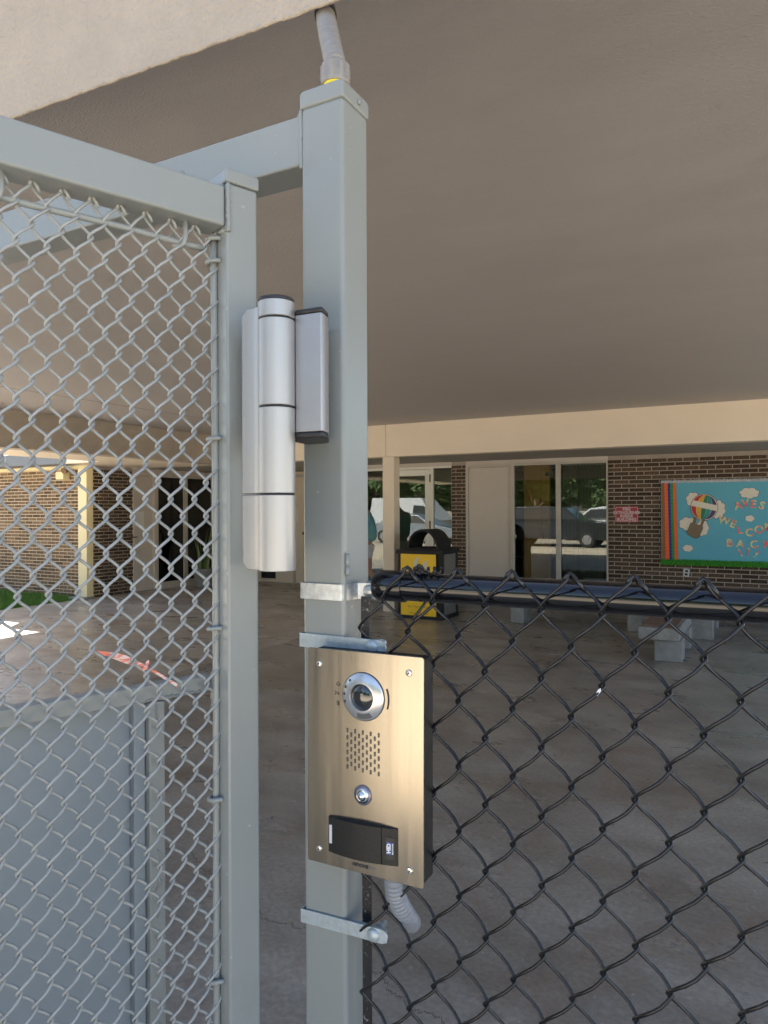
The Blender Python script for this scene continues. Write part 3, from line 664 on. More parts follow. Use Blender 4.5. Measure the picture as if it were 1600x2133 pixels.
# balloon
bal = thing('x', (0, 0, 0), None, None) if False else None
bcx, bcy, brx, bry = 1467.2, 1056.5, 27.3, 26.5
cols = [(.50, .035, .03), (.72, .40, .035), (.05, .20, .10), (.02, .28, .24), (.085, .045, .14)]
env = card('balloon', [(bcx + brx * 1.02 * math.cos(i * math.pi / 20), bcy + bry * 1.02 * math.sin(i * math.pi / 20)) for i in range(40)], cloudw, .007, bb, out=.035)
tilt = R(12)
def rot2(x, y): return (bcx + x * math.cos(tilt) - y * math.sin(tilt), bcy + x * math.sin(tilt) + y * math.cos(tilt))
for i, cc in enumerate(cols):
    mm = flat('gore_%s' % ['red', 'yellow', 'green', 'teal', 'purple'][i], cc)
    f0, f1_ = -1 + i * .4, -1 + (i + 1) * .4 - .03
    for (va, vb) in ((-.99, -.36), (.10, .99)):
        pts = []
        for s in range(9):
            v = va + (vb - va) * s / 8; hw_ = math.sqrt(max(0, 1 - v * v)); pts.append(rot2(f0 * hw_ * brx * .98, v * bry * .98))
        for s in range(8, -1, -1):
            v = va + (vb - va) * s / 8; hw_ = math.sqrt(max(0, 1 - v * v)); pts.append(rot2(f1_ * hw_ * brx * .98, v * bry * .98))
        card('gore', pts, mm, .0095, env)
bask = flat('basket_brown', (.21, .155, .095), .8)
card('basket_rope', [(1446.5, 1076), (1452, 1078), (1448, 1094), (1442, 1090)], bask, .0095, bb); card('basket_rope', [(1463, 1080), (1469, 1082), (1463, 1097), (1458, 1095)], bask, .0095, bb)
card('basket', [(1439, 1089), (1464, 1096), (1464, 1102), (1456.5, 1118), (1453, 1121), (1447, 1121), (1434, 1114), (1431, 1109)], bask, .012, bb, out=.03)
# letters
def letter_mat():
    m = bpy.data.materials.new('rainbow_letter'); m.use_nodes = True; t = m.node_tree; b = t.nodes['Principled BSDF']
    g = _n(t, 'ShaderNodeNewGeometry'); ns = _n(t, 'ShaderNodeTexNoise'); ns.inputs['Scale'].default_value = 11; t.links.new(g.outputs['Position'], ns.inputs['Vector'])
    cr = _n(t, 'ShaderNodeValToRGB'); e = cr.color_ramp.elements
    e[0].position = .36; e[0].color = (.70, .17, .20, 1); e[1].position = .64; e[1].color = (.50, .64, .33, 1)
    for p_, c_ in ((.45, (.76, .36, .22, 1)), (.52, (.78, .58, .26, 1)), (.58, (.74, .66, .36, 1))): x = e.new(p_); x.color = c_
    t.links.new(ns.outputs['Fac'], cr.inputs[0]); t.links.new(cr.outputs[0], b.inputs['Base Color']); b.inputs['Roughness'].default_value = .6
    return m
M['letter'] = letter_mat()
for ch, px, py, rz, s_ in (('H', 1538, 1054, 12, 1), ('A', 1538, 1054, 12, 0), ('V', 1553, 1049, 8, 1), ('E', 1569, 1050.5, -6, 1), ('S', 1587, 1053.5, -18, 1),
                        ('W', 1508.5, 1085, -14, 1), ('E', 1527, 1092, -22, 1), ('L', 1541, 1104.5, 6, 1), ('C', 1561, 1110, 8, 1), ('O', 1581, 1104, 5, 1), ('M', 1602, 1098, 4, 1), ('E', 1622, 1092, 14, 1),
                        ('B', 1519.5, 1131.5, 0, 1), ('A', 1542, 1133.5, -6, 1), ('C', 1571, 1135, 12, 1), ('K', 1598, 1134, 0, 1),
                        ('!', 1542.5, 1152, 26, 1), ('!', 1558, 1150, -12, 1), ('!', 1575, 1155.5, -32, 1)):
    if ch == 'H' and px == 1538: continue
    q = P(px, py, N=NBd_ - .006); a = R(rz)
    text_obj('letter', ch, .155, M['letter'], bb, q, (math.cos(a), 0, math.sin(a)), (-math.sin(a), 0, math.cos(a)), thick=.0012, bold=.0045)
# wall sign and outlet
q0, q1 = P(1281, 1055, N=NW - .012), P(1330, 1088, N=NW - .012)
M['signred'] = mat('sign_red', (.40, .045, .055), .45, var=.06)
sg = thing('wall_sign', ((q0.x + q1.x) / 2, NW, q1.z), 'red fire extinguisher sign with white border on the dark brick wall', 'sign')
pl_ = obj('plate', MB().box((q0.x, NW - .012, q1.z), (q1.x, NW - .003, q0.z)), M['signred'], sg, bevel=.003)
wk = flat('sign_white', (.62, .52, .52))
bw = .006; ins = .012; bm_ = MB(); X0, X1_, Za, Zb = q0.x + ins, q1.x - ins, q1.z + ins, q0.z - ins
bm_.box((X0, NW - .0135, Za), (X1_, NW - .0125, Za + bw)).box((X0, NW - .0135, Zb - bw), (X1_, NW - .0125, Zb)).box((X0, NW - .0135, Za + bw), (X0 + bw, NW - .0125, Zb - bw)).box((X1_ - bw, NW - .0135, Za + bw), (X1_, NW - .0125, Zb - bw))
obj('border', bm_, wk, sg)
hh = (q0.z - q1.z)
for i, s in enumerate(('FIRE', 'EXTINGUISHER', 'INSIDE', 'BUILDING')):
    text_obj('lettering', s, .066 if i != 1 else .060, wk, sg, ((q0.x + q1.x) / 2, NW - .0135, q0.z - hh * (.18 + .215 * i)), (1, 0, 0), (0, 0, 1), bold=.0025)
q = P(1430, 1193, N=NW - .01); ol = thing('wall_outlet', q, 'small tilted metal wall outlet below the bulletin board', 'outlet')
ta = R(9); rx, rz_ = Vector((math.cos(ta), 0, -math.sin(ta))), Vector((math.sin(ta), 0, math.cos(ta)))
def rect(c_, hw_, hh_, off, th_=.006): return [c_ + rx * sx * hw_ + rz_ * sz * hh_ + Vector((0, off, 0)) for sx, sz in ((-1, -1), (1, -1), (1, 1), (-1, 1))]
obj('cover_plate', MB().slab(rect(q, .042, .06, 0), (0, .008, 0)), M['galv'], ol)
for dz in (-.026, .026): obj('socket', MB().slab(rect(q + rz_ * dz, .02, .017, -.003), (0, .003, 0)), M['blackplastic'], ol)

# snake plant ------------------------------------------------------------
q = P(424, 1185, E=EL + .55); q.z = 0
sp = thing('snake_plant', q, 'potted snake plant with tall upright leaves by the dark glass doors', 'potted plant')
obj('pot', MB().lathe(q, [(.13, 0), (.17, .02), (.21, .34), (.225, .36), (.225, .40), (.19, .40), (.185, .35)], k=24), M['concrete'], sp, auto=40)
obj('potting_soil', MB().lathe(q, [(.18, .34), (.18, .36)], k=20), M['soil'], sp)
M['leaf'] = mat('snake_leaf', (.13, .19, .05), .45, var=.35, vs_=10, stretch=(1, 1, 4)); rp = random.Random(11)
for i in range(15):
    a = rp.uniform(0, 6.28); r0 = rp.uniform(.01, .12); L_ = rp.uniform(.55, 1.0); ln = rp.uniform(.05, .30); w0 = rp.uniform(.02, .032)
    bx_, by_ = q.x + r0 * math.cos(a), q.y + r0 * math.sin(a); fa = rp.uniform(0, 3.14); vs_ = []
    for k in range(8):
        t = k / 7; w = w0 * (1 - t ** 3) * (0.7 + .6 * math.sin(math.pi * min(t * 1.2, 1))); w = max(w, .002)
        cxx = bx_ + math.cos(a) * ln * t * t; cyy = by_ + math.sin(a) * ln * t * t; z = .35 + L_ * t; fb = fa + t * .8
        vs_ += [(cxx - w * math.cos(fb), cyy - w * math.sin(fb), z), (cxx, cyy + .006, z), (cxx + w * math.cos(fb), cyy + w * math.sin(fb), z)]
    mb = MB().add(vs_, [f for k in range(7) for f in ((3 * k, 3 * k + 1, 3 * k + 4, 3 * k + 3), (3 * k + 1, 3 * k + 2, 3 * k + 5, 3 * k + 4))])
    lo = obj('leaf', mb, M['leaf'], sp, smooth=True)

# person ------------------------------------------------------------------
def skin(name, joints, edges, m, parent, root=0, sub=2, base=None):
    me = bpy.data.meshes.new(name); o0 = wloc(parent) if parent else Vector(base)
    me.from_pydata([tuple(Vector(p) - (Vector((0, 0, 0)))) for p, r in joints], edges, [])
    me.materials.append(m); o = link(bpy.data.objects.new(name, me)); o.parent = parent
    s = o.modifiers.new('skin', 'SKIN'); s.use_smooth_shade = True
    for i, (p, r) in enumerate(joints):
        v = me.skin_vertices[0].data[i]; v.radius = (r, r) if not isinstance(r, tuple) else r; v.use_root = (i == root)
    o.modifiers.new('subdivision', 'SUBSURF').levels = sub; o.modifiers[-1].render_levels = sub
    return o
pb = P(763, 1100, N=11.15); pb.z = 0
pe = tag(link(bpy.data.objects.new('person', None)), 'person in a blue tie-dye shirt and white shorts half hidden by the grey post', 'person'); pe.location = pb
pe.rotation_euler = (0, 0, R(112))     # walks off to the left of the picture
M['skin_'] = mat('skin', (.42, .24, .16), .55, var=.04); M['shorts'] = mat('white_shorts', (.62, .60, .64), .8, var=.04, bump=.002, bs=20)
M['shirt'] = mat('tie_dye_shirt', (.03, .27, .52), .85, vs_=5, col2=(.22, .42, .34), var=.1, bump=.003, bs=14); M['hair'] = mat('hair', (.03, .02, .015), .6); M['shoe'] = mat('shoe', (.02, .02, .022), .6)
K = 1.08
J = [((0, 0, .98), (.15, .11)), ((0, .02, 1.16), (.13, .10)), ((0, .03, 1.38), (.16, .11)), ((0, .02, 1.50), (.07, .065)), ((0, .09, 1.575), .055), ((0, .15, 1.645), (.082, .095)), ((0, .16, 1.735), (.075, .09)),
     ((.19, .0, 1.42), .058), ((.25, -.06, 1.16), .045), ((.24, .04, .93), .034), ((.24, .08, .87), (.038, .02)),
     ((-.19, .03, 1.42), .058), ((-.25, .05, 1.16), .045), ((-.22, .22, .99), .034), ((-.21, .28, .96), (.038, .02)),
     ((.09, .02, .86), .095), ((.10, .10, .50), .062), ((.10, -.04, .12), .042), ((.10, -.05, .05), .045), ((.10, .10, .035), .038),
     ((-.09, -.02, .86), .095), ((-.10, -.06, .50), .062), ((-.10, -.30, .16), .042), ((-.10, -.34, .10), .045), ((-.10, -.20, .035), .038)]
E_ = [(0, 1), (1, 2), (2, 3), (3, 4), (4, 5), (5, 6), (2, 7), (7, 8), (8, 9), (9, 10), (2, 11), (11, 12), (12, 13), (13, 14), (0, 15), (15, 16), (16, 17), (17, 18), (18, 19), (0, 20), (20, 21), (21, 22), (22, 23), (23, 24)]
J = [((p[0] * K, p[1] * K, p[2] * K), r) for p, r in J]
def sc_(t): return tuple(Vector(t) * K)
for hx, hy, hz in ((.24, .08, .87), (-.21, .28, .96)):      # fingers and thumb, rooted in the palm
    hand = len(J); par_i = 10 if hx > 0 else 14
    for f in range(4):
        b_ = len(J); J.append((sc_((hx + (f - 1.5) * .018, hy + .03, hz - .045)), .009)); J.append((sc_((hx + (f - 1.5) * .02, hy + .05, hz - .085 + abs(f - 1.5) * .008)), .008)); E_ += [(par_i, b_), (b_, b_ + 1)]
    b_ = len(J); J.append((sc_((hx * .86, hy + .05, hz - .01)), .010)); J.append((sc_((hx * .82, hy + .08, hz - .04)), .009)); E_ += [(par_i, b_), (b_, b_ + 1)]
skin('body', J, E_, M['skin_'], pe)
skin('shirt', [(sc_((0, -.02, .95)), (.21, .19)), (sc_((0, -.03, 1.16)), (.20, .18)), (sc_((0, -.02, 1.38)), (.205, .18)), (sc_((0, .02, 1.48)), (.085, .08)), (sc_((.19, 0, 1.42)), .078), (sc_((.235, -.035, 1.24)), .07), (sc_((-.19, .03, 1.42)), .078), (sc_((-.235, .04, 1.24)), .07)],
     [(0, 1), (1, 2), (2, 3), (2, 4), (4, 5), (2, 6), (6, 7)], M['shirt'], pe)
skin('shorts', [(sc_((0, -.02, .98)), (.19, .165)), (sc_((0, -.02, .90)), (.19, .17)), (sc_((.095, .03, .80)), .115), (sc_((.10, .07, .66)), .105), (sc_((-.095, -.02, .80)), .115), (sc_((-.10, -.04, .66)), .105)], [(0, 1), (1, 2), (2, 3), (1, 4), (4, 5)], M['shorts'], pe)
skin('hair', [(sc_((0, .11, 1.685)), (.09, .095)), (sc_((0, .13, 1.775)), (.085, .095))], [(0, 1)], M['hair'], pe)
skin('shoe', [(sc_((.10, -.06, .06)), .052), (sc_((.10, .13, .04)), .045)], [(0, 1)], M['shoe'], pe); skin('shoe', [(sc_((-.10, -.36, .11)), .052), (sc_((-.10, -.19, .045)), .045)], [(0, 1)], M['shoe'], pe)
fc = MB()
for sx in (-1, 1): fc.lathe(Vector((sx * .033, .152, 1.715)) * K, [(.001, -.012), (.012, -.006), (.013, 0), (.008, .009), (.001, .012)], ax=(0, 1, 0), k=10)
fo = obj('eyes', fc, M['whiteink']); fo.location = (0, 0, 0); fo.parent = pe
for v in fo.data.vertices: pass
fo.location = Vector((0, .237, 1.685)) * K
skin('nose', [(sc_((0, .24, 1.685)), .012), (sc_((0, .262, 1.657)), .014)], [(0, 1)], M['skin_'], pe, sub=1)
skin('mouth', [(sc_((-.025, .235, 1.623)), .007), (sc_((0, .245, 1.621)), .008), (sc_((.025, .235, 1.623)), .007)], [(0, 1), (1, 2)], mat('lips', (.35, .12, .1), .5), pe, sub=1)

# ------------------------------------------------------------------ the gateway in front
def Fz(px, z): return P(px, 1060, z=z)
w = .0762
zc = 1.062
Cn = P(717, 1000, z=zc); CE, CN = Cn.x, Cn.y            # front right corner of the main post
PT = P(720, 196, z=zc).z
mp_ = thing('gate_post', (CE - w / 2, CN + w / 2, 0), 'tall square grey gate post carrying the intercom and hinge', 'post')
obj('shaft', MB().box((CE - w, CN, 0), (CE, CN + w, PT - .001)), M['greypaint'], mp_, bevel=.007, seg=4)
e_ = .0018
cap = MB(); cz0, cz1 = PT - .003, PT + .027
rings = [(-e_, cz0), (-e_, cz1 - .004), (.004, cz1), (.016, cz1 + .005), (.03, cz1 + .007)]
vs_ = []
for ins_, z in rings:
    xa, xb, ya, yb = CE - w + ins_, CE - ins_, CN + ins_, CN + w - ins_
    vs_ += [(xa, ya, z), (xb, ya, z), (xb, yb, z), (xa, yb, z)]
cap.add(vs_, [(0, 3, 2, 1)] + [(4 * i + j, 4 * i + (j + 1) % 4, 4 * i + 4 + (j + 1) % 4, 4 * i + 4 + j) for i in range(len(rings) - 1) for j in range(4)] + [tuple(4 * (len(rings) - 1) + j for j in range(4))])
obj('post_cap', cap, M['greypaint'], mp_, bevel=.004, seg=3)
sc1 = P(747, 213, E=CE + e_); obj('cap_screw', MB().lathe(sc1, [(.0045, 0), (.004, .0025), (.001, .0035)], ax=(1, 0, 0), k=12), M['greypaint'], mp_, smooth=True)
# weld beads and paint runs on the post edge
dr_ = MB()
for (qx, qy, L_) in ((724, 1158, .02), (724, 1185, .012)):
    q = P(qx, qy, z=zc); dr_.tube([q + Vector((.0, .0, .004)), q + Vector((.001, -.001, -L_ / 2)), q + Vector((0, 0, -L_))], [.003, .0035, .0012], 8)
obj('paint_run', dr_, M['greypaint'], mp_, smooth=True)
# header
HT = P(627, 236, z=zc + .4772 * w).z; HBt = P(627, 341, z=zc + .4772 * w).z
hd = thing('gate_header', (-1.1, CN + .03, HBt), 'grey square steel header beam welded to the tall post', 'header beam')
obj('beam', MB().box((-2.1, CN + .0035, HBt), (CE - w - .0005, CN + w - .008, HT)), M['greypaint'], hd, bevel=.004, seg=3)
wb = MB()
pts = [Vector((CE - w + .001, CN + .003, HT + .006 - t * (HT - HBt + .012) / 14)) + Vector((random.uniform(-.001, .001) - .002, random.uniform(-.0012, .0005), 0)) for t in range(15)]
wb.tube(pts, .0030, 8)
wb.tube([Vector((CE - w - .012, CN + .01, HT + .001)), Vector((CE - w - .004, CN + .01, HT + .005)), Vector((CE - w + .001, CN + .01, HT + .014))], [.003, .005, .002], 8)
wb.tube([Vector((CE - w, CN + .012, HBt - .001)), Vector((CE - w, CN + .06, HBt - .001))], .004, 8)
tag(obj('weld_bead', wb, M['greypaint'], hd, smooth=True), kind='stuff')
# second post far left, outside the frame
hp2 = thing('gate_post', (-2.13, CN + w / 2, 0), 'far gate post at the left end of the header, out of view', 'post')
obj('shaft', MB().box((-2.1 - w - .001, CN, 0), (-2.101, CN + w, PT)), M['greypaint'], hp2, bevel=.007)
# conduit up to the roof
cp = P(695, 160, z=zc + .03); c0 = Vector((CE - w / 2 + .002, CN + w / 2, cz1 + .011))
cr_ = thing('roof_conduit', c0, 'weathered grey conduit rising from the post cap to the roof edge', 'conduit')
obj('gasket', MB().lathe(c0, [(.0195, -.008), (.0195, .006)], k=32), M['yellow'], cr_, smooth=False)
k_ = 54; pr = MB(); prof = [(.0215, .004), (.0225, .006), (.0225, .010), (.0212, .012), (.0212, .033), (.0195, .037), (.0172, .040)]
pr.lathe(c0, prof, k=k_)
for i in range(0, len(pr.v)):
    j = i % k_; v = Vector(pr.v[i]); 
    if v.z > c0.z + .0115 and v.z < c0.z + .0345 and j % 6 < 3:
        d_ = Vector((v.x - c0.x, v.y - c0.y, 0))  .normalized() * .0022; pr.v[i] = tuple(v + d_)
obj('connector_nut', pr, M['conduit_old'], cr_, auto=35)
ang = Vector((-.10, .95, 0)).normalized()
path = []; tgt = P(677, 22, N=NF + .075)
st = c0 + Vector((0, 0, .036))
mid = (st + tgt) / 2 + Vector((0, -.012, .015))
for i in range(80):
    t = i / 79; path.append(st * (1 - t) ** 2 + mid * 2 * t * (1 - t) + tgt * t * t)
last = path[-1]
for i in range(1, 30): path.append(last + Vector((-.0005 * i, .004 * i, .019 * i)))
rad = [.0162 + .0011 * math.sin(i * 1.57) for i in range(len(path))]
obj('hose', MB().tube(path, rad, 20), M['conduit_old'], cr_, smooth=True)
i0 = 62; obj('coupling', MB().tube([path[i0], path[i0 + 1], path[i0 + 2], path[i0 + 17]], [.0185, .0195, .0195, .0195], 20), M['blackplastic'], cr_, auto=40)

# galvanised bands around the post ------------------------------------------------
def band(label, z, hgt, wrap, boltpx, tipE, m, tiltz=0.):
    r = thing('post_band', (CE - w / 2, CN, z), label, 'post band', 'steel bands clamped round the grey post')
    t_ = .0028; y0_ = CN - .0015 - t_
    if wrap:    # follows the post round the corner and leaves as a flat lug
        pl0 = [(CE - w - .004, CN + w + .004), (CE - w - .004, y0_ + .006), (CE - w - .001, y0_), (CE - .012, y0_), (CE - .004, y0_ + .003), (CE + .003, CN + .012), (CE + .006, CN + .028), (CE + .016, CN + .034), (tipE, CN + .034)]
    else:       # straight bar across the front with a rounded end
        pl0 = [(CE - w - .0045, CN + w + .004), (CE - w - .0045, y0_ + .004), (CE - w - .0035, y0_), (CE + .004, y0_), (tipE, y0_)]
    mb = MB(); n_ = len(pl0)
    # offset polyline to thickness
    outp = []
    for i, p in enumerate(pl0):
        a = Vector(pl0[max(i - 1, 0)]); b = Vector(pl0[min(i + 1, n_ - 1)]); d = (b - a).normalized(); nn = Vector((d.y, -d.x))
        outp.append(Vector(p) + nn * 0); 
    inn = []
    for i, p in enumerate(pl0):
        a = Vector(pl0[max(i - 1, 0)]); b = Vector(pl0[min(i + 1, n_ - 1)]); d = (b - a).normalized(); nn = Vector((-d.y, d.x))
        inn.append(Vector(p) + nn * t_)
    def zz(x): return z + tiltz * (x - (CE - w))
    vs_ = [(p[0], p[1], zz(p[0])) for p in outp] + [(p[0], p[1], zz(p[0])) for p in inn] + [(p[0], p[1], zz(p[0]) + hgt) for p in outp] + [(p[0], p[1], zz(p[0]) + hgt) for p in inn]
    fs = []
    for i in range(n_ - 1):
        fs += [(i, i + 1, 2 * n_ + i + 1, 2 * n_ + i), (n_ + i, 3 * n_ + i, 3 * n_ + i + 1, n_ + i + 1), (i, n_ + i, n_ + i + 1, i + 1), (2 * n_ + i, 2 * n_ + i + 1, 3 * n_ + i + 1, 3 * n_ + i)]
    fs += [(0, 2 * n_, 3 * n_, n_), (n_ - 1, 2 * n_ - 1, 4 * n_ - 1, 3 * n_ - 1)]
    mb.add(vs_, fs)
    if not wrap:   # rounded tip
        cx_ = tipE; pts = [(cx_ - .0002, y0_, zz(cx_) + .0)] + [(cx_ + .011 * math.sin(a_), y0_, zz(cx_) + hgt / 2 - hgt / 2 * math.cos(a_)) for a_ in [math.pi * k / 10 for k in range(1, 10)]] + [(cx_ - .0002, y0_, zz(cx_) + hgt)]
        mb.slab(pts, (0, t_, 0))
        obj('back_strap', MB().box((CE + .004, y0_ + .010, zz(CE) - .001), (tipE + .004, y0_ + .013, zz(CE) + hgt - .002)), m, r, bevel=.0005)
    obj('strap', mb, m, r, bevel=.0006)
    if wrap: obj('back_strap', MB().box((CE + .012, CN + .046, z), (tipE - .004, CN + .049, z + hgt + .002)), m, r, bevel=.0006)
    bc = P(*boltpx, N=(y0_ if not wrap else CN + .034))
    obj('bolt', MB().lathe(bc, [(.0098, 0), (.0098, .0015), (.0085, .0032), (.005, .0045), (.0008, .005)], ax=(0, -1, 0), k=24), m, r, auto=40)
    obj('nut', MB().lathe(bc + Vector((0, .016, 0)), [(.0085, 0), (.0085, .007)], ax=(0, 1, 0), k=6).lathe(bc + Vector((0, .02, 0)), [(.0045, 0), (.0045, .016)], ax=(0, 1, 0), k=12), m, r, auto=30)
    return r
zA0, zA1 = P(690, 1250, N=CN).z, P(690, 1216, N=CN).z
band('mottled upper steel band wrapping the post corner just below the hinge', zA0, zA1 - zA0, True, (769, 1231), P(785, 1232, N=CN + .034).x, M['galv'])
zB0, zB1 = P(640, 1347, N=CN).z, P(640, 1318, N=CN).z
band('flat blue-grey steel band directly above the intercom', zB0, zB1 - zB0, False, (775.5, 1346.5), P(790, 1345, N=CN - .004).x, M['galvp'], tiltz=0.)
zC0, zC1 = P(640, 1921, N=CN).z, P(640, 1893, N=CN).z
band('flat pale steel band below the intercom near the lower conduit', zC0, zC1 - zC0, False, (778, 1948), P(793, 1948, N=CN - .004).x, M['galvp'], tiltz=.05)

# black tension bar
tbn = thing('tension_bar', (P(763, 1500, N=CN + .022).x, CN + .024, 0), 'flat black tension bar beside the grey post, paint chipped', 'tension bar')
ta0, ta1 = P(753.5, 1400, N=CN + .022).x, P(771.5, 1400, N=CN + .022).x
M['chipblack'] = mat('chipped_black_paint', (.018, .018, .02), .4, vs_=170, var=.1, bump=.0006, bs=260)
t = M['chipblack'].node_tree; nsx = [n for n in t.nodes if n.type == 'VALTORGB'][0]
nsx.color_ramp.elements[0].position = .60; nsx.color_ramp.elements[0].color = (.018, .018, .02, 1); nsx.color_ramp.elements[1].position = .66; nsx.color_ramp.elements[1].color = (.35, .35, .34, 1)
obj('bar', MB().box((ta0, CN + .020, .03), (ta1, CN + .0245, P(763, 1243, N=CN + .02).z)), M['chipblack'], tbn, bevel=.001)

# ---- chain-link mesh -------------------------------------------------------------
def wire_mesh(name, hp, V, r, top, bot, first, m, seed=1, k=6, belly=.004, tail=True, jit=.0006):
    """one picket: zig-zags between x=-hp/2 and +hp/2 going down; local x = along the fence, y = depth (-y is the near side)"""
    rg_ = random.Random(seed); d = 1.25 * r; o = 1.05 * r; ep = 1.95 * r; pts = []; side = first; z = top
    X = side * hp / 2
    if tail and side > 0:
        pts += [Vector((X + hp * .50, -d * 1.5, z - .200 * V)), Vector((X + hp * .30, -d * 2.0, z - .075 * V)), Vector((X + hp * .13, -d * 1.6, z + .025 * V)), Vector((X + hp * .02, -d * .4, z + .050 * V)), Vector((X - hp * .07, -d * .8, z + .012 * V))]
    elif tail:
        pts += [Vector((X - hp * .20, -d * 1.7, z - .065 * V)), Vector((X - hp * .12, -d * 1.7, z + .015 * V)), Vector((X - hp * .01, 0, z + .050 * V)), Vector((X + hp * .08, d, z + .005 * V))]
    else:
        pts += [Vector((X, (-d if side > 0 else d), z - ep))]
    fst = True
    while z > bot:
        nz = z - V / 2; yy = -1 if side > 0 else 1
        x0, x1 = side * hp / 2, -side * hp / 2
        za, zb_ = z - (0 if (fst and tail) else ep), nz + ep
        j1, j2 = rg_.uniform(-jit, jit), rg_.uniform(-jit, jit)
        for u in ((.12, .3, .5, .7, .88, .97) if fst else (.03, .12, .3, .5, .7, .88, .97)):
            cu_ = u - .035 * math.sin(2 * math.pi * u)
            pts.append(Vector((x0 + (x1 - x0) * cu_ + j1 * math.sin(math.pi * u), yy * (d + belly * math.sin(math.pi * u)), za + (zb_ - za) * u + j2 * math.sin(math.pi * u))))
        side = -side; z = nz; fst = False
        if z > bot:
            xs = side * hp / 2; pts += [Vector((xs + side * o * .8, yy * d * .75, z + ep * .6)), Vector((xs + side * o * 1.15, 0, z)), Vector((xs + side * o * .8, -yy * d * .75, z - ep * .6))]
    mb = MB(); mb.tube(pts, r, k)
    me = bpy.data.meshes.new(name); me.from_pydata(mb.v, [], mb.f); me.materials.append(m); me.shade_smooth()
    return me
# ---- black fence to the right
NM = .905
fpz = P(1066.6, 1196, N=NM).z; fpE = EX(1066.6, NM, 1196)
ff = thing('chain_link_fence', (.4, .93, 0), 'black chain link fence with glossy top rail to the right of the post', 'fence')
hpB, VB = .0770 / 2, .0895
mA = [wire_mesh('wire', hpB, VB, .0023, fpz, .06, 1, M['blackvinyl'], seed=s_, k=7, belly=.0055, jit=.0012) for s_ in (1, 2, 3)]
mB_ = [wire_mesh('wire', hpB, VB, .0023, fpz, .06, -1, M['blackvinyl'], seed=s_, k=7, belly=.0055, jit=.0012) for s_ in (4, 5, 6)]
def put(me, x, par, nm, y=NM, dz=0):
    o = link(bpy.data.objects.new(nm, me)); o.parent = par; o.location = Vector((x, y + random.uniform(-.0006, .0006), dz)) - par.location; return o
i = -4
# column i sits at fpE + i*hpB ; knuckles (peaks) on even columns; wire i lies between columns i and i+1
nL = int((fpE - (CE + .012)) / hpB)
for i in range(-6, 42):
    x = fpE + (i + .5) * hpB
    if i < -6: continue
    if i == -6:
        put(wire_mesh('wire', hpB, VB, .0023, fpz - VB / 2, .06, 1, M['blackvinyl'], seed=9, k=7, tail=False, belly=.0055), x, ff, 'wire'); continue
    # even column at right -> i odd
    put((mA if i % 2 else mB_)[abs(i) % 3], x, ff, 'wire')
rz0 = P(830, 1221, N=.934).z
rr_ = .0207; rE0 = P(797, 1221, N=.934).x
rail = obj('top_rail', MB().lathe((rE0 + .02, .934, rz0), [(rr_, 0), (rr_, 2.4)], ax=(1, 0, 0), k=48), M['blackrail'], ff, auto=40)
re = MB().lathe((rE0 - .012, .934, rz0), [(.012, 0), (.019, .002), (.0225, .007), (.0232, .014), (.0232, .050), (.0222, .0515)], ax=(1, 0, 0), k=48)
obj('rail_end_cup', re, M['blackrail'], ff, auto=35)
# tie wire twisted on the first knuckle
tw = MB(); q = P(880, 1192, N=.925); pts = []
for i in range(60):
    a = i * .55; t = i / 59
    pts.append(q + Vector((-.022 + .05 * t, .012 * math.cos(a) * .5, .0045 * math.sin(a) + .004 * t)))
tw.tube(pts, .0018, 6)
q2 = P(872, 1192, N=.925); q3 = P(866, 1300, N=.945)
tw.tube([q2 + Vector((0, -.012, .006)), q2 + Vector((0, .0, .009)), q2 + Vector((.0, .024, 0)), Vector((q2.x, .962, rz0)), Vector((q2.x - .002, .957, rz0 - .022)), Vector((q3.x, .93, rz0 - .05))], .0022, 6)
obj('tie_wire', tw, M['blackvinyl'], ff, smooth=True)
sc2 = MB()                                                # chewed white scrap stuck on the wire
q = P(1246, 1443, N=NM - .006)
scr = obj('paper_scrap', MB().slab([q + Vector((-.004, 0, -.004)), q + Vector((-.001, -.001, -.0045)), q + Vector((.0035, 0, .002)), q + Vector((.003, 0, .006)), q + Vector((-.0005, 0, .003))], (0, .0012, 0)), M['whiteink'])
tag(scr, 'tiny white scrap stuck on the black mesh right of the intercom', 'scrap')
# far end post of the fence, out of view
obj('end_post', MB().lathe((1.75, .94, 0), [(.03, 0), (.03, 1.62)], k=24), M['blackrail'], ff, auto=40)

# ---- gate leaf ---------------------------------------------------------------------
v_ = .052; zs = 1.04
gdir = (Rv * .764 + Fv * .645); gn = (Rv * .645 - Fv * .764)
G0 = Fz(474.5, zs); G0.z = 0
def G(p): return G0 + gdir * p.x + gn * p.y + Vector((0, 0, p.z))
def tG(px, n=0.):     # distance along the leaf seen at pixel px, in the plane offset n
    s = (px - 800) / FPX; lc = (474.5 - 800) / FPX * zs + .645 * n; zc_ = zs - .764 * n
    return (s * zc_ - lc) / (.764 - .645 * s)
def zG(px, py, n=0.):
    t = tG(px, n); z = zs - .764 * n + .645 * t
    d = ray(px, py); return EYE + d.z * z / d.dot(Fv)
gl_ = thing('mesh_gate', G(Vector((-.45, -.02, 0))), 'grey chain link gate leaf swung open towards the viewer', 'gate')
GT = zG(476, 379); ST = GT
st_ = obj('stile', MB(G).box((0, -v_, .05), (v_, 0, ST)), M['greypaint'], gl_, bevel=.0045, seg=3)
obj('stile_cap', MB(G).box((-.002, -v_ - .002, ST + .0005), (v_ + .002, .002, ST + .020)), M['greypaint'], gl_, bevel=.003, seg=3)
RT, RB = zG(474, 386), zG(474, 470)
obj('top_rail', MB(G).box((-1.0, -v_, RB), (-.0006, -.0015, RT)), M['greypaint'], gl_, bevel=.004, seg=3)
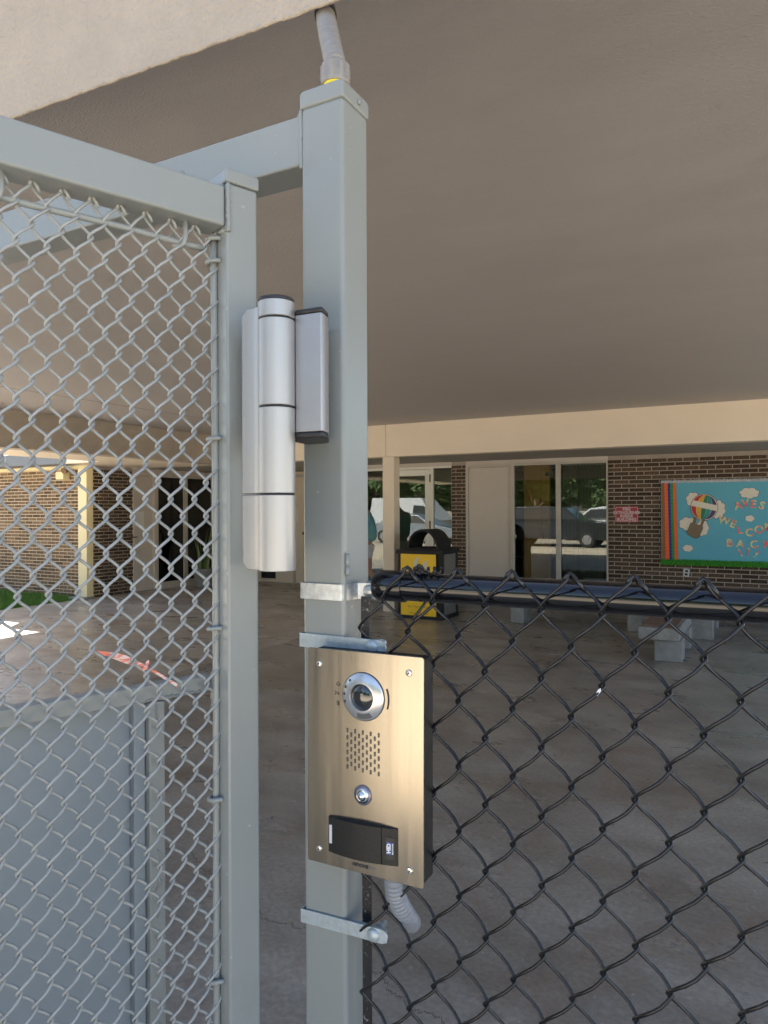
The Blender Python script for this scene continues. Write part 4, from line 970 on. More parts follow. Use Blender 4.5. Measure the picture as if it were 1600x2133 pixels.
obj('bottom_rail', MB(G).box((-1.0, -v_, .06), (-.0006, -.0015, .112)), M['greypaint'], gl_, bevel=.004)
obj('stile', MB(G).box((-1.0 - v_, -v_, .05), (-1.0006, 0, ST)), M['greypaint'], gl_, bevel=.0045)
wb = MB(G)
wb.tube([Vector((.002 + random.uniform(-.0008, .0012), .001, RT + .004 - i * (RT - RB + .012) / 16)) for i in range(17)], [.0025 + .0018 * math.sin(i * 1.3) ** 2 for i in range(17)], 8)
wb.tube([Vector((-.002, -.008 - i * .006, RT + .0015)) for i in range(7)], .004, 8)
wb.tube([Vector((.001, -.006, RB - .004)), Vector((.001, -.03, RB - .004))], .004, 8)
tag(obj('weld_bead', wb, M['greypaint'], gl_, smooth=True), kind='stuff')
# mid rail and kick panel behind the mesh
nP = -.052
MT, MBt = zG(448, 1404, nP), zG(448, 1438, nP)
obj('mid_rail', MB(G).box((-1.0, nP - .022, MBt), (-.001, nP, MT)), M['greypaint'], gl_, bevel=.003)
tb0, tb1 = tG(309, nP), tG(343, nP)
obj('panel_frame', MB(G).box((tb0, nP - .022, .115), (tb1, nP, MBt - .0006)), M['greypaint'], gl_, bevel=.003)
obj('panel_frame', MB(G).box((tb0 - .018, nP - .034, .115), (tb0 - .0006, nP - .012, MBt - .0006)), M['greypaint3'], gl_, bevel=.002)
obj('kick_panel', MB(G).box((-1.0, nP - .030, .115), (tb0 - .019, nP - .026, MBt - .001)), M['greypaint3'], gl_)
wb = MB(G); rw = random.Random(2)
for i in range(26):
    z = .3 + i * .042 + rw.uniform(-.008, .008)
    if rw.random() < .6: wb.tube([Vector((tb0 + .004 + rw.uniform(0, .008), nP + .0005, z)), Vector((tb0 + .010 + rw.uniform(0, .008), nP + .001, z + .012)), Vector((tb0 + .006 + rw.uniform(0, .008), nP + .0005, z + .024))], [.001, .0022, .001], 6)
wb.tube([Vector((-.02 - i * .004, nP + .0005, MBt + .003 + rw.uniform(-.001, .002))) for i in range(22)], [.0012 + rw.uniform(0, .0014) for i in range(22)], 6)
wb.tube([Vector((.000, nP + .004, MT + .006 - i * .005)) for i in range(12)], [.003 + .002 * math.sin(i) ** 2 for i in range(12)], 8)
tag(obj('weld_bead', wb, M['greypaint'], gl_, smooth=True), kind='stuff')
# mesh
hpG, VG = .0364 / 2, .0495; nM = -.030
topG = zG(72, 384, nM); tpk = tG(72, nM)
def gwire(first, seed):
    me = wire_mesh('wire', hpG, VG, .0021, topG, .10, first, M['greypaint2'], seed=seed, k=6, belly=.0025)
    T = Matrix(((gdir.x, -gn.x, 0), (gdir.y, -gn.y, 0), (0, 0, 1)))
    me.transform(T.to_4x4()); return me
gA = [gwire(1, s_) for s_ in (11, 12, 13)]; gB = [gwire(-1, s_) for s_ in (14, 15, 16)]
trod = tG(449, nM)
i = int(math.ceil((trod - tpk) / hpG)) - 1
coff = (tpk + (i + 1) * hpG) - trod - .003
for i in range(i, -50, -1):
    x = tpk - coff + (i + .5) * hpG
    if x < -.99: break
    o = link(bpy.data.objects.new('wire', (gA if i % 2 else gB)[abs(i) % 3])); o.parent = gl_
    o.location = G(Vector((x, nM + random.uniform(-.0005, .0005), 0))) - gl_.location
# tension rods
tr = MB(G); rz_t, rz_b = zG(444, 492, nM), .12
tr.tube([Vector((trod + .0008 * math.sin(z * 5), nM - .001, z)) for z in [rz_b + (rz_t - rz_b) * i / 30 for i in range(31)]], .0052, 12)
obj('tension_rod', tr, M['greypaint'], gl_, smooth=True)
hr0 = zG(430, 517, nM - .001)
tr = MB(G).tube([Vector((t_, nM - .002, hr0 + .0008 * math.sin(t_ * 30))) for t_ in [-.98 + (tG(430, nM) + .98) * i / 40 for i in range(41)]], .0046, 10)
obj('tension_rod', tr, M['greypaint'], gl_, smooth=True)
# hooks round the rod
def hook(par, z, nm='hook'):
    mb = MB(G); c_ = []
    for i in range(15):
        a = -.5 + i / 14 * 3.9
        c_.append(Vector((trod - .004 + .012 * math.cos(a) * -1 * .9, nM + .0105 * math.sin(a) * 1.0 + .001, z + .002 * math.sin(a * 1.0))))
    a_ = [Vector((.002, nM + .004 - .0, z + .003)), Vector((trod + .006, nM + .0105, z + .002))]
    loop = [Vector((.003, nM + .010, z)), Vector((-.004, nM + .0125, z + .001)), Vector((trod, nM + .0115, z + .001)), Vector((trod - .0095, nM + .006, z)), Vector((trod - .0115, nM - .001, z - .001)), Vector((trod - .008, nM - .008, z - .001)), Vector((trod + .001, nM - .011, z + .001)), Vector((.003, nM - .009, z + .004))]
    mb.tube(loop, .0033, 8)
    return obj(nm, mb, M['greypaint'], par, smooth=True)
for py in (503, 549, 915, 1307, 1660, 2035): hook(gl_, zG(455, py, nM))
def jhook(t_):
    z1_ = RB + .002; z0_ = zG(385, 512, nM) - .002
    pts = [Vector((t_, nM + .006, z1_)), Vector((t_, nM + .0065, z0_ + .014)), Vector((t_ - .002, nM + .006, z0_ + .004)), Vector((t_ - .006, nM + .003, z0_ - .001)), Vector((t_ - .011, nM - .004, z0_ + .001)), Vector((t_ - .014, nM - .008, z0_ + .009)), Vector((t_ - .014, nM - .009, z0_ + .016))]
    obj('hook', MB(G).tube(pts, .0036, 10), M['greypaint'], gl_, smooth=True)
jhook(tG(385, nM)); jhook(tG(3, nM)); 
for px in (381,):
    t_ = tG(px, -.02); obj('bolt_end', MB(G).lathe((t_, -.02, RT), [(.006, 0), (.006, .006), (.004, .010), (.001, .012)], k=12), M['greypaint'], gl_, auto=40)
for py in (560, 1296, 1648, 2012):
    z = zG(548, py, -.02); t_ = v_
    obj('bolt_end', MB(G).lathe((t_, -.018, z), [(.0075, 0), (.0065, .004), (.003, .007), (.001, .0075)], ax=(1, 0, 0), k=14), M['greypaint'], gl_, smooth=True)
# orange tape tied to the mesh
tp = thing('flagging_tape', G(Vector((tG(303, -.036), -.036, zG(303, 1388, -.036)))), 'knotted orange and white flagging tape tied on the grey mesh', 'tape')
def tape_mat():
    m = mat('orange_striped_tape', (.75, .20, .12), .55); t = m.node_tree; b = t.nodes['Principled BSDF']
    g = _n(t, 'ShaderNodeNewGeometry'); wv = _n(t, 'ShaderNodeTexNoise'); wv.inputs['Scale'].default_value = 60
    mp = _n(t, 'ShaderNodeMapping'); mp.inputs['Scale'].default_value = (1, 1, 5.5); t.links.new(g.outputs['Position'], mp.inputs[0]); t.links.new(mp.outputs[0], wv.inputs['Vector'])
    cr = _n(t, 'ShaderNodeValToRGB'); cr.color_ramp.elements[0].position = .47; cr.color_ramp.elements[1].position = .53
    cr.color_ramp.elements[0].color = (.78, .22, .14, 1); cr.color_ramp.elements[1].color = (.78, .60, .56, 1)
    t.links.new(wv.outputs['Fac'], cr.inputs[0]); t.links.new(cr.outputs[0], b.inputs['Base Color']); return m
M['tape'] = tape_mat()
def g3(px, py, n): return Vector((tG(px, n), n, zG(px, py, n)))
def ribbon(name, pts, wid, m, par):
    mb = MB(G); vs_ = []
    for i, p in enumerate(pts):
        tw_ = .4 * math.sin(i * 1.1); vs_ += [p + Vector((0, .0006 * math.sin(i), wid[i] / 2)), p + Vector((.0, .002 * tw_, -wid[i] / 2))]
    n_ = len(pts)
    vs_ += [v + Vector((0, -.0004, 0)) for v in vs_]
    fs = [(2 * i, 2 * i + 1, 2 * i + 3, 2 * i + 2) for i in range(n_ - 1)] + [(2 * n_ + 2 * i, 2 * n_ + 2 * i + 2, 2 * n_ + 2 * i + 3, 2 * n_ + 2 * i + 1) for i in range(n_ - 1)]
    mb.add(vs_, fs); return obj(name, mb, m, par, smooth=False)
nt_ = -.0345
ribbon('tape_tail', [g3(x, y, nt_ - .002 * (i % 2)) for i, (x, y) in enumerate([(184, 1354), (200, 1359), (222, 1363), (243, 1371), (262, 1378), (280, 1385), (297, 1389)])], [.0045, .006, .005, .006, .006, .005, .004], M['tape'], tp)
ribbon('tape_tail', [g3(x, y, nt_ + .001) for x, y in [(215, 1360), (240, 1364), (262, 1371), (282, 1380), (300, 1387)]], [.004, .006, .007, .006, .004], M['tape'], tp)
ribbon('tape_tail', [g3(x, y, nt_ + .002) for x, y in [(305, 1391), (322, 1400), (340, 1411), (355, 1420), (368, 1428)]], [.003, .0045, .005, .005, .005], M['tape'], tp)
ribbon('tape_tail', [g3(x, y, nt_ + .002) for x, y in [(306, 1392), (308, 1406), (309, 1422), (310, 1432)]], [.002, .002, .002, .002], M['tape'], tp)
ribbon('tape_tail', [g3(x, y, nt_ + .003) for x, y in [(300, 1388), (304, 1382), (309, 1378)]], [.004, .006, .006], M['tape'], tp)
kn = MB(G); kc = g3(300.5, 1391, nt_ + .001)
kn.tube([kc + Vector((-.004, 0, -.002)), kc + Vector((0, .0035, .002)), kc + Vector((.004, 0, .001)), kc + Vector((.001, -.003, -.003)), kc + Vector((-.003, .002, .001))], [.0025, .0035, .0035, .0035, .0025], 8)
obj('knot', kn, M['tape'], tp, smooth=True)

# ---- hinge / gate closer --------------------------------------------------------------
zb = .985
hb = Fz(577.5, zb); hbx, hby = hb.x, hb.y
def Hz(py, z=zb): return EYE + (HOR - py) / FPX * z
rb_ = 38.0 / FPX * zb * 1.005
hg_ = thing('gate_closer', (hbx, hby, Hz(1187)), 'large satin aluminium self-closing hinge between gate and post', 'hinge')
def barrel(name, y1, y0_, m=None, r=None, prof=None):
    z1, z0 = Hz(y1), Hz(y0_); r = r or rb_
    p_ = prof or [(r - .0008, 0), (r, .0008), (r, z1 - z0 - .0008), (r - .0008, z1 - z0)]
    return obj(name, MB().lathe((hbx, hby, z0), p_, k=64), m or M['alu'], hg_, auto=30)
zt_ = Hz(629) ; barrel('barrel_cap', 621, 630, M['blackplastic'], prof=[(rb_ - .0005, 0), (rb_ - .0005, .003), (rb_ - .002, .005), (rb_ - .006, .0062)])
barrel('barrel', 630.5, 664); barrel('barrel', 668, 846); barrel('barrel', 850.5, 1026.5); barrel('barrel', 1030.5, 1187)
for a, b in ((664.3, 667.7), (846.3, 850.2), (1026.8, 1030.2)): barrel('ring', a, b, M['blackplastic'], r=rb_ - .0012)
# gate-side leaf plate: plan outline running left from the barrel, flat against the stile
def Fl(px, z): q = Fz(px, z); return (q.x, q.y)
lf = [Fl(505, 1.022), Fl(507.5, 1.012), Fl(530, 1.004), Fl(534, .998), Fl(545, .990), Fl(560, .985), Fl(560, 1.0), Fl(530, 1.035), Fl(507, 1.04)]
def leafp(name, py1, py0):
    z1, z0 = Hz(py1, 1.0), Hz(py0, 1.0); mb = MB(); n_ = len(lf)
    def ring(z, cut): return [(p[0] + (hbx - p[0]) * (cut if i in (0, 1, 8) else 0), p[1] + (hby - p[1]) * (cut if i in (0, 1, 8) else 0), z) for i, p in enumerate(lf)]
    layers = [ring(z0, .14 if 'low' in name else 0), ring(z0 + .009, 0), ring(z1 - .009, 0), ring(z1, .14 if 'low' not in name else 0)]
    vs_ = sum(layers, []); fs = [tuple(range(n_))[::-1], tuple(3 * n_ + i for i in range(n_))]
    for L_ in range(3): fs += [(L_ * n_ + i, L_ * n_ + (i + 1) % n_, (L_ + 1) * n_ + (i + 1) % n_, (L_ + 1) * n_ + i) for i in range(n_)]
    mb.add(vs_, fs); return obj('leaf_plate', mb, M['alu'], hg_, bevel=.0012, seg=2)
leafp('leaf', 639, 1026.5); leafp('low', 1030.5, 1186)
# post-side bracket
br = [Fl(613, .995), Fl(617, .985), Fl(670, .968), Fl(674.5, .971), Fl(685, .995), Fl(686, 1.06), Fl(640, 1.085), Fl(613, 1.04)]
def brk(py1, py0, grow=0):
    z1, z0 = Hz(py1, .975), Hz(py0, .975); cxx = sum(p[0] for p in br) / 8; cyy = sum(p[1] for p in br) / 8
    return MB().prism([(cxx + (p[0] - cxx) * (1 + grow), cyy + (p[1] - cyy) * (1 + grow)) for p in br], z0, z1)
obj('bracket', brk(652, 898), M['alu2'], hg_, bevel=.0012)
obj('end_cap', brk(640, 651.5, .012), M['blackplastic'], hg_, bevel=.003, seg=3)
obj('end_cap', brk(898.5, 911, .012), M['blackplastic'], hg_, bevel=.003, seg=3)

# ---- intercom ----------------------------------------------------------------------------
NP = CN - .038
ic = thing('intercom', P(760, 1800, N=NP), 'brushed steel door intercom with camera lens, call button and card reader', 'intercom')
crn = [(641.5, 1348), (882.5, 1370), (882.5, 1853.5), (641, 1790)]
cv = [P(a, b, N=NP) for a, b in crn]
def rounded(c, rad, n=6):
    out = []
    for i, p in enumerate(c):
        a, b = c[i - 1], c[(i + 1) % len(c)]; u = (a - p).normalized(); v = (b - p).normalized()
        for k in range(n + 1):
            t = k / n; q = (p + u * rad) * (1 - t) ** 2 + p * 2 * t * (1 - t) + (p + v * rad) * t * t; out.append(q)
    return out
obj('face_plate', MB().slab(rounded(cv, .004), (0, .0028, 0)), M['steel'], ic, bevel=.0006)
cc = sum(cv, Vector()) / 4
cb = [cc + (p - cc) * .975 + Vector((0, .0029, 0)) for p in cv]
M['boxblack'] = mat('back_box_black', (.007, .006, .006), .6, var=.1)
obj('back_box', MB().slab(cb, (0, .034, 0)), M['boxblack'], ic, bevel=.002)
ups = ((cv[0] - cv[3]).normalized()); rts = ((cv[1] - cv[0]).normalized())
def ip(px, py, off=0.): q = P(px, py, N=NP); q.y -= off; return q
# screws
for a, b in ((665, 1382), (852, 1402), (665, 1767), (853.5, 1814)):
    q = ip(a, b); s_ = obj('screw', MB().lathe(q, [(.0048, 0), (.0048, .0008), (.004, .0018), (.002, .0021), (.0018, .0012), (.0004, .0012)], ax=(0, -1, 0), k=24), M['screw'], ic, auto=40)
    obj('screw_slot', MB().lathe(q + Vector((0, -.0014, 0)), [(.0014, 0), (.0013, .0002)], ax=(0, -1, 0), k=6), M['ink'], s_)
# camera ring
q = ip(757, 1451); ro_ = 51.6 / FPX * q.dot(Fv) if False else .0335
ringc = q
rg_ = obj('camera_ring', MB().lathe(q, [(ro_, 0), (ro_, .0018), (ro_ - .0015, .003), (.021, .0062), (.0192, .0064), (.0180, .0045), (.0180, .0005)], ax=(0, -1, 0), k=72, close=False), M['silver'], ic, auto=50)
obj('ring_edge', MB().lathe(q, [(ro_ + .0008, -.0002), (ro_ + .0008, .0012), (ro_ + .0001, .0016)], ax=(0, -1, 0), k=72, close=False), mat('ring_dark_edge', (.10, .10, .11), .3, .6), rg_, smooth=True)
dome = [(.0180 * math.cos(a), .001 + .0075 * math.sin(a)) for a in [i / 12 * math.pi / 2 for i in range(12)]] + [(.0003, .0085)]
obj('camera_lens', MB().lathe(q, dome, ax=(0, -1, 0), k=48), M['lens'], rg_, smooth=True)
def ringpatch(name, a0, a1, r0, r1, m, par, hgt0=.0037, slope=True):
    n_ = 8; vs_ = []
    for i in range(n_ + 1):
        a = R(a0 + (a1 - a0) * i / n_)
        for r_ in (r0, r1):
            hh = .003 + (ro_ - .0015 - r_) / (ro_ - .0015 - .021) * .0032 + .0003
            vs_.append(ringc + Vector((r_ * math.cos(a), -hh, r_ * math.sin(a))))
    for i in range(n_ + 1):
        for j in range(2): vs_.append(vs_[2 * i + j] + Vector((0, .0008, 0)))
    m0 = 2 * (n_ + 1)
    fs = [(2 * i, 2 * i + 1, 2 * i + 3, 2 * i + 2) for i in range(n_)] + [(m0 + 2 * i, m0 + 2 * i + 2, m0 + 2 * i + 3, m0 + 2 * i + 1) for i in range(n_)] + [(2 * i + j, 2 * i + 2 + j, m0 + 2 * i + 2 + j, m0 + 2 * i + j) for i in range(n_) for j in (0, 1)]
    obj(name, MB().add(vs_, fs), m, par)
ringpatch('ir_window', -106, -58, .0232, .0306, M['greyink'], rg_)
for a in (132, 156, 177, 198): ringpatch('indicator', a - 3.2, a + 3.2, .0278, .0308, M['ink'], rg_)
# microphone slot
sm = MB(); slc = ip(757, 1451)
pts = [slc + Vector(((.0405) * math.cos(R(a)), -.0004, .0405 * math.sin(R(a)))) for a in range(-18, 23, 4)]
sm.tube(pts, .0012, 8); obj('microphone_slot', sm, M['ink'], ic, smooth=True)
# speaker grille: 9 staggered columns of slots
gx = [724, 732, 740, 748, 756, 764.3, 772.4, 780.8, 789]; Mh = MB(); Mi = MB()
sl_ = (1533 - 1521) / (789 - 724)
for ci, px in enumerate(gx):
    rows = 5 if ci % 2 == 0 else 5
    for ri in range(6 if ci % 2 == 0 else 5):
        y_top = 1520.5 + (px - 724) * .17; pit = 15.2 * (1 + (px - 724) * .0004); py = y_top + ri * pit + (pit / 2 + .6 if ci % 2 else 0) + (px - 724) * .045 * (ri / 5)
        if ci % 2 == 0 and ri > 5: continue
        q = ip(px, py, .0001)
        cps = [q + Vector((.00155 * math.cos(a), 0, .0015 * math.sin(a) + (.0018 if math.sin(a) > 0 else -.0018))) for a in [2 * math.pi * k / 12 + .01 for k in range(12)]]
        Mh.slab([c_ + Vector((0, -.0002, 0)) for c_ in cps], (0, .0004, 0))
        Mi.lathe(q + Vector((.0002, -.0002, -.0008)), [(.0005, 0), (.0004, .0002)], ax=(0, -1, 0), k=8).lathe(q + Vector((.0002, -.0002, .0012)), [(.0004, 0), (.0003, .0002)], ax=(0, -1, 0), k=8)
sgp = tag(obj('speaker_slots', Mh, M['ink'], ic), kind='stuff'); tag(obj('speaker_mesh', Mi, M['silver'], ic), kind='stuff')
# call button
q = ip(756, 1656)
bt = obj('call_button', MB().lathe(q, [(.0110, 0), (.0110, .001), (.0098, .0035), (.0080, .0040), (.0072, .0030), (.0066, .0052), (.0045, .0072), (.002, .0082), (.0003, .0084)], ax=(0, -1, 0), k=48), M['chrome'], ic, auto=60)
obj('button_collar', MB().lathe(q, [(.0142, 0), (.0142, .0014), (.0130, .0026), (.0112, .0028), (.0112, .001)], ax=(0, -1, 0), k=48, close=False), mat('collar_grey', (.22, .22, .28), .3, .6), ic, auto=50)
# card reader: bulging body
ra, rb2, rc_, rd = (687.5, 1697), (829, 1725), (829, 1805), (687.5, 1772)
A_, B_, C_, D__ = ip(*ra), ip(*rb2), ip(*rc_), ip(*rd)
def rdr(t0, t1, n_, name, m, par, bulge=.0085, base=.0015, shrink=0.):
    vs_ = []
    for i in range(n_ + 1):
        t = t0 + (t1 - t0) * i / n_; hgt = base + bulge * math.sin(math.pi * min(1, t * .94 + .06)) ** .8
        tp_ = A_.lerp(B_, t); bo = D__.lerp(C_, t)
        mid_ = (tp_ + bo) / 2; tp2 = mid_ + (tp_ - mid_) * .965; bo2 = mid_ + (bo - mid_) * .965
        vs_ += [tp_, tp2 + Vector((0, -hgt, 0)), bo2 + Vector((0, -hgt, 0)), bo]
    fs = [(0, 1, 2, 3), tuple(4 * n_ + j for j in (3, 2, 1, 0))]
    for i in range(n_): fs += [(4 * i + j, 4 * i + 4 + j, 4 * i + 4 + (j + 1) % 4, 4 * i + (j + 1) % 4) for j in range(4)]
    return obj(name, MB().add(vs_, fs), m, par, auto=35)
rdo = rdr(0, .795, 16, 'reader_body', M['readerb'], ic)
rd2 = rdr(.805, 1, 8, 'reader_end', M['readerb'], ic)
obj('status_light', MB().slab([P(686, 1718, N=NP - .0045), P(691, 1718.5, N=NP - .0062), P(691, 1757, N=NP - .0062), P(686, 1756, N=NP - .0045)], (0, .001, 0)), mat('white_lens', (.75, .77, .82), .3), rdo)
def lbl(px, py, e=0.):
    t = (px - 687.5) / 141.5; return P(px, py, N=NP - (.0015 + .0085 * math.sin(math.pi * min(1, t * .94 + .06)) ** .8 + .0003 + e))
obj('label_recess', MB().slab([lbl(803.5, 1743), lbl(822, 1747.5), lbl(822, 1793), lbl(803.5, 1789)], (0, .0004, 0)), M['blackplastic'], rd2)
lb_ = obj('badge', MB().slab([lbl(805.5, 1754, .0004), lbl(814.5, 1756, .0004), lbl(814.5, 1781, .0004), lbl(805.5, 1779, .0004)], (0, .0004, 0)), M['blueink'], rd2)
xd = Vector((0, 0, 1)); ydir = (lbl(806, 1767) - lbl(814, 1767)).normalized()
text_obj('lettering', 'HID', .0078, M['whiteink'], rd2, lbl(810, 1767.5, .0009), xd, ydir, thick=.0001, bold=.0003)
text_obj('lettering', 'MULTICLASS', .0027, M['whiteink'], rd2, lbl(818, 1769, .0006), xd, ydir, thick=.0001, bold=.0001)
# printed icons and maker's line
q = ip(758, 1806, .0004)
text_obj('lettering', 'AIPHONE', .0062, M['ink'], ic, ip(750.5, 1802.8, .0003), rts, (0, 0, 1), thick=.0001, bold=.00035)
text_obj('lettering', 'IX-DVF-P', .0046, mat('grey_print', (.2, .2, .2), .5), ic, ip(771, 1808, .0003), rts, (0, 0, 1), thick=.0001)
def icon(name, pls, r=.00045):
    mb = MB()
    for pl0 in pls: mb.tube([ip(a, b, .0003) for a, b in pl0], r, 5)
    obj(name, mb, M['ink'], ic)
icon('bell_icon', [[(701, 1426), (702, 1422), (704.5, 1420), (707, 1422.5), (708, 1427), (709, 1427.5)], [(701, 1425.5), (709, 1427.3)], [(704, 1428), (705, 1429), (706, 1428)]])
icon('talk_icon', [[(697.5, 1440), (700, 1439.5), (701, 1442), (699.5, 1444), (698.5, 1447)], [(703, 1442), (703.6, 1444), (703, 1446)], [(705, 1441), (706, 1444), (705, 1447.5)]])
icon('door_icon', [[(702.5, 1460), (706.5, 1461), (706.5, 1469), (702.5, 1468), (702.5, 1460)]])
obj('door_icon', MB().slab([ip(704.5, 1460.5, .0003), ip(706.6, 1461, .0003), ip(706.6, 1469.4, .0003), ip(704.5, 1468.3, .0003)], (0, .0001, 0)), M['ink'], ic)
# lower conduit
lc_ = thing('lower_conduit', P(840, 1900, N=CN + .01), 'ribbed grey flexible conduit curling out below the intercom', 'conduit')
k0 = P(822, 1800, N=CN - .012)
ctrl = [P(822, 1790, N=CN - .008), P(821, 1835, N=CN - .008), P(826, 1868, N=CN + .002), P(840, 1897, N=CN + .02), P(851, 1914, N=CN + .04), P(857, 1922, N=CN + .075)]
def catmull(c, n):
    out = []
    for i in range(len(c) - 1):
        p0_, p1_, p2_, p3_ = c[max(i - 1, 0)], c[i], c[i + 1], c[min(i + 2, len(c) - 1)]
        for k in range(n):
            t = k / n; out.append(.5 * ((2 * p1_) + (p2_ - p0_) * t + (2 * p0_ - 5 * p1_ + 4 * p2_ - p3_) * t * t + (3 * p1_ - p0_ - 3 * p2_ + p3_) * t ** 3))
    return out + [c[-1]]
path = catmull(ctrl, 24)
obj('hose', MB().tube(path, [.0140 + .0010 * math.sin(i * 2 * math.pi / 5.5) for i in range(len(path))], 24), M['conduit'], lc_, smooth=True)

# ------------------------------------------------------------------ the street behind the viewer (seen in the panes and rails)
def car(name, label, loc, rz, prof, glassprof, width, paint, cat='car'):
    r = tag(link(bpy.data.objects.new(name, None)), label, cat); r.location = loc; r.rotation_euler = (0, 0, rz)
    def part(nm, mb, m, **kw):
        o0 = r.location.copy(); r.location = (0, 0, 0); o = obj(nm, mb, m, r, **kw); r.location = o0; return o
    n_ = len(prof)
    def side(pr, hw, hw2, zs_):   # extrude the side profile, narrowing towards the roof
        vs_ = []
        zmax = max(p[1] for p in pr)
        for s in (-1, 1):
            for x, z in pr:
                k = 0 if z <= zs_ else (z - zs_) / (zmax - zs_ + 1e-6); vs_.append((x, s * (hw + (hw2 - hw) * k), z))
        m_ = len(pr)
        return MB().add(vs_, [tuple(range(m_)), tuple(range(2 * m_ - 1, m_ - 1, -1))] + [(i, (i + 1) % m_, m_ + (i + 1) % m_, m_ + i) for i in range(m_)])
    belt = min(p[1] for p in glassprof)
    part('body', side(prof, width / 2, width / 2 * .78, belt), paint, bevel=.05, seg=3)
    for s in (-1, 1):
        mb = MB(); zm = max(p[1] for p in prof)
        vv = [(x, s * (width / 2 + (width / 2 * .78 - width / 2) * (z - belt) / (zm - belt) + .006), z) for x, z in glassprof]
        part('side_window', MB().slab(vv, (0, -s * .01, 0)), M['carglass'])
    L_ = [p[0] for p in prof]; x0, x1 = min(L_), max(L_)
    for x in (x0 + .85, x1 - .9):
        for s in (-1, 1):
            wh = part('wheel', MB().lathe((x, s * (width / 2 - .2), .33), [(.2, 0), (.31, .0), (.33, .03), (.33, .19), (.31, .22), (.2, .22)], ax=(0, s, 0), k=28), M['tyre'], auto=40)
            o0 = r.location.copy(); r.location = (0, 0, 0); obj('rim', MB().lathe((x, s * (width / 2 - .0), .33), [(.2, .0), (.2, .022), (.06, .03)], ax=(0, s, 0), k=20), M['alu2'], wh, auto=40); r.location = o0
    for s in (-1, 1):
        part('headlight', MB().box((x1 - .06, s * width * .36 - .16, .62), (x1 + .012, s * width * .36 + .16, .76)), M['whiteink'], bevel=.02)
        part('tail_light', MB().box((x0 - .012, s * width * .38 - .12, .72), (x0 + .06, s * width * .38 + .12, .92)), M['taill'], bevel=.02)
    return r
M['carglass'] = mat('car_window', (.015, .018, .02), .04, spec=.8); M['tyre'] = mat('tyre', (.02, .02, .02), .8); M['taill'] = mat('tail_light_red', (.4, .01, .01), .2)
sedan = [(-2.3, .3), (2.25, .28), (2.3, .62), (2.1, .78), (1.05, .93), (.35, 1.38), (-.75, 1.44), (-1.65, 1.06), (-2.25, 1.0), (-2.32, .7)]
sedg = [(.85, .97), (.28, 1.33), (-.72, 1.38), (-1.5, 1.04)]
suv = [(-2.35, .35), (2.3, .33), (2.35, .8), (2.15, 1.02), (1.15, 1.15), (.55, 1.66), (-.2, 1.76), (-2.0, 1.74), (-2.35, 1.15), (-2.4, .7)]
suvg = [(1.0, 1.18), (.5, 1.6), (-1.9, 1.66), (-2.15, 1.18)]
van = [(-2.8, .35), (2.6, .33), (2.65, .95), (2.3, 1.2), (1.6, 1.9), (1.2, 2.35), (-2.7, 2.4), (-2.85, .9)]
vang = [(2.05, 1.3), (1.5, 1.85), (.7, 1.9), (.7, 1.3)]
pg = mat('car_silver_grey', (.30, .33, .36), .25, .5, coat=1); pd = mat('car_dark_grey', (.035, .04, .045), .25, .5, coat=1); pw = mat('car_white', (.55, .56, .57), .3, coat=1)
car('parked_car', 'silver grey sedan parked across the lot, seen mirrored in the white door', (-15.2, -7.9, -.02), R(0), sedan, sedg, 1.8, pg)
car('parked_car', 'dark grey sport utility car parked across the lot, mirrored in the tall windows', (-8.2, -7.6, -.02), R(0), suv, suvg, 1.95, pd)
car('parked_van', 'white van parked behind the silver sedan, seen mirrored in the glass', (-20.5, -18, -.02), R(8), van, vang, 2.0, pw, 'van')
car('parked_car', 'white sport utility car parked near the trees, mirrored in the right window', (-7.5, -14.0, -.02), R(180), suv, suvg, 1.95, pw)
car('parked_car', 'silver sedan parked in the second row, mirrored in the left window', (-2.2, -13.5, -.02), R(180), sedan, sedg, 1.8, pg)
M['bark'] = mat('bark', (.16, .13, .10), .9, var=.3, vs_=12, bump=.01, bs=20); M['foliage'] = mat('foliage', (.055, .095, .025), .7, island=.5)
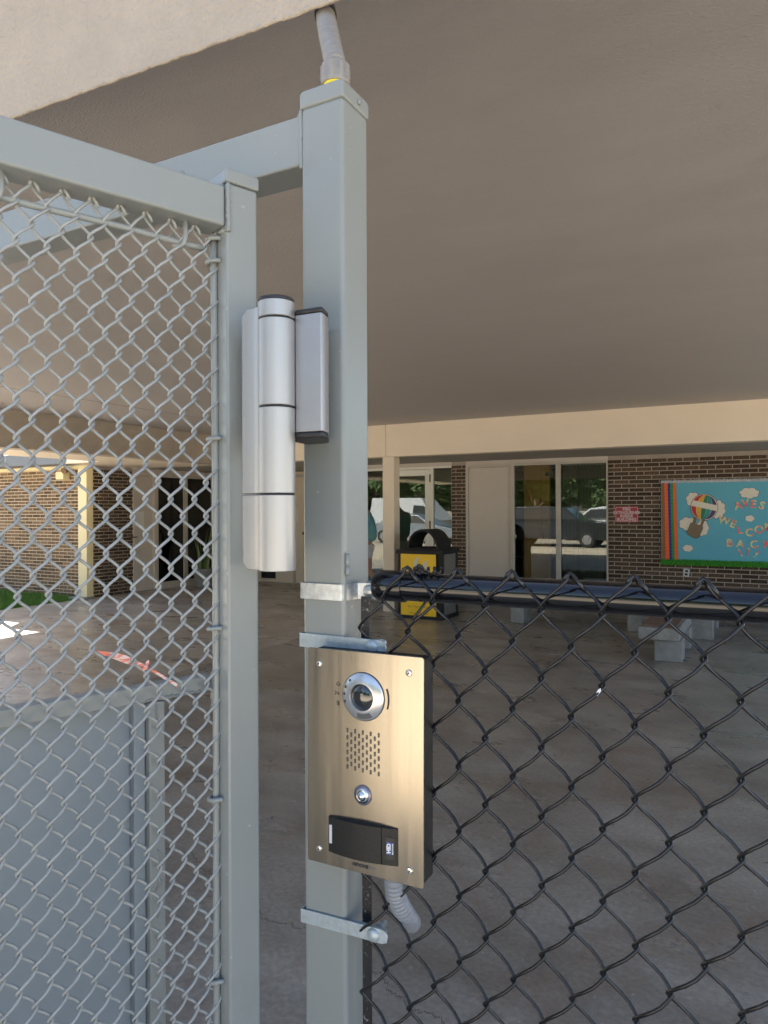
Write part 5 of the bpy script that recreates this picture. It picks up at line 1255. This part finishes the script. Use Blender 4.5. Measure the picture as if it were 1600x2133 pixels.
def tree_mesh(seed, hgt, rad):
    rg_ = random.Random(seed); lv = MB(); cl = [(rg_.gauss(0, rad * .45), rg_.gauss(0, rad * .45), hgt * rg_.uniform(.42 if hgt > 5 else .2, .95), rg_.uniform(.3, .6) * rad * .7) for _ in range(16)]
    for i in range(4200):
        c_ = cl[rg_.randrange(16)]; d = Vector((rg_.gauss(0, 1), rg_.gauss(0, 1), rg_.gauss(0, .8))).normalized() * c_[3] * rg_.random() ** .4
        p = Vector(c_[:3]) + d; u = Vector((rg_.gauss(0, 1), rg_.gauss(0, 1), rg_.gauss(0, 1))).normalized(); v = u.orthogonal().normalized(); s = rg_.uniform(.12, .26)
        lv.add([p - u * s, p + v * s * .6, p + u * s, p - v * s * .6], [(0, 1, 2, 3)])
    tk = MB().tube([(0, 0, -.05), (.05, .02, hgt * .3), (-.03, .05, hgt * .6), (0, 0, hgt * .85)], [.20, .15, .10, .03], 10)
    for c_ in cl[:7]: tk.tube([(0, .03, hgt * .38), (c_[0] * .5, c_[1] * .5, (hgt * .4 + c_[2]) / 2), c_[:3]], [.09, .06, .02], 7)
    return tk, lv
def mesh_of(nm, mb, m, smooth=False):
    me = bpy.data.meshes.new(nm); me.from_pydata(mb.v, [], mb.f); me.materials.append(m)
    if smooth: me.shade_smooth()
    return me
tms = []
for sd_, hh_, rr2 in ((1, 7.5, 2.8), (2, 9, 3.2), (3, 4.6, 2.8)):
    tk, lv = tree_mesh(sd_, hh_, rr2); tms.append((mesh_of('trunk', tk, M['bark'], True), mesh_of('crown', lv, M['foliage'])))
rg_ = random.Random(21)
tlab = ['broad green tree beyond the parking lot, mirrored in the entrance glass', 'tall green tree beyond the parking lot, mirrored in the entrance glass', 'low bushy green tree beyond the parking lot, mirrored in the entrance glass']
spots = [(-46, -30, 0), (-38, -27, 1), (-31, -30, 0), (-25, -26, 1), (-19, -29, 0), (-13.5, -25, 1), (-8, -28, 0), (-3, -25, 1), (3, -29, 0), (9, -26, 1)] + [(-48 + 4.3 * k, -22.5 - (k % 2) * 1.6, 2) for k in range(14)]
for x, y, i in spots:
    r = tag(link(bpy.data.objects.new('tree', None)), tlab[i], 'tree', 'trees beyond the parking lot'); r.location = (x, y, -.02); r.rotation_euler = (0, 0, rg_.uniform(0, 6)); s = rg_.uniform(.85, 1.2); r.scale = (s, s, s)
    for me in tms[i % 3]:
        o = link(bpy.data.objects.new(me.name.split('.')[0], me)); o.parent = r
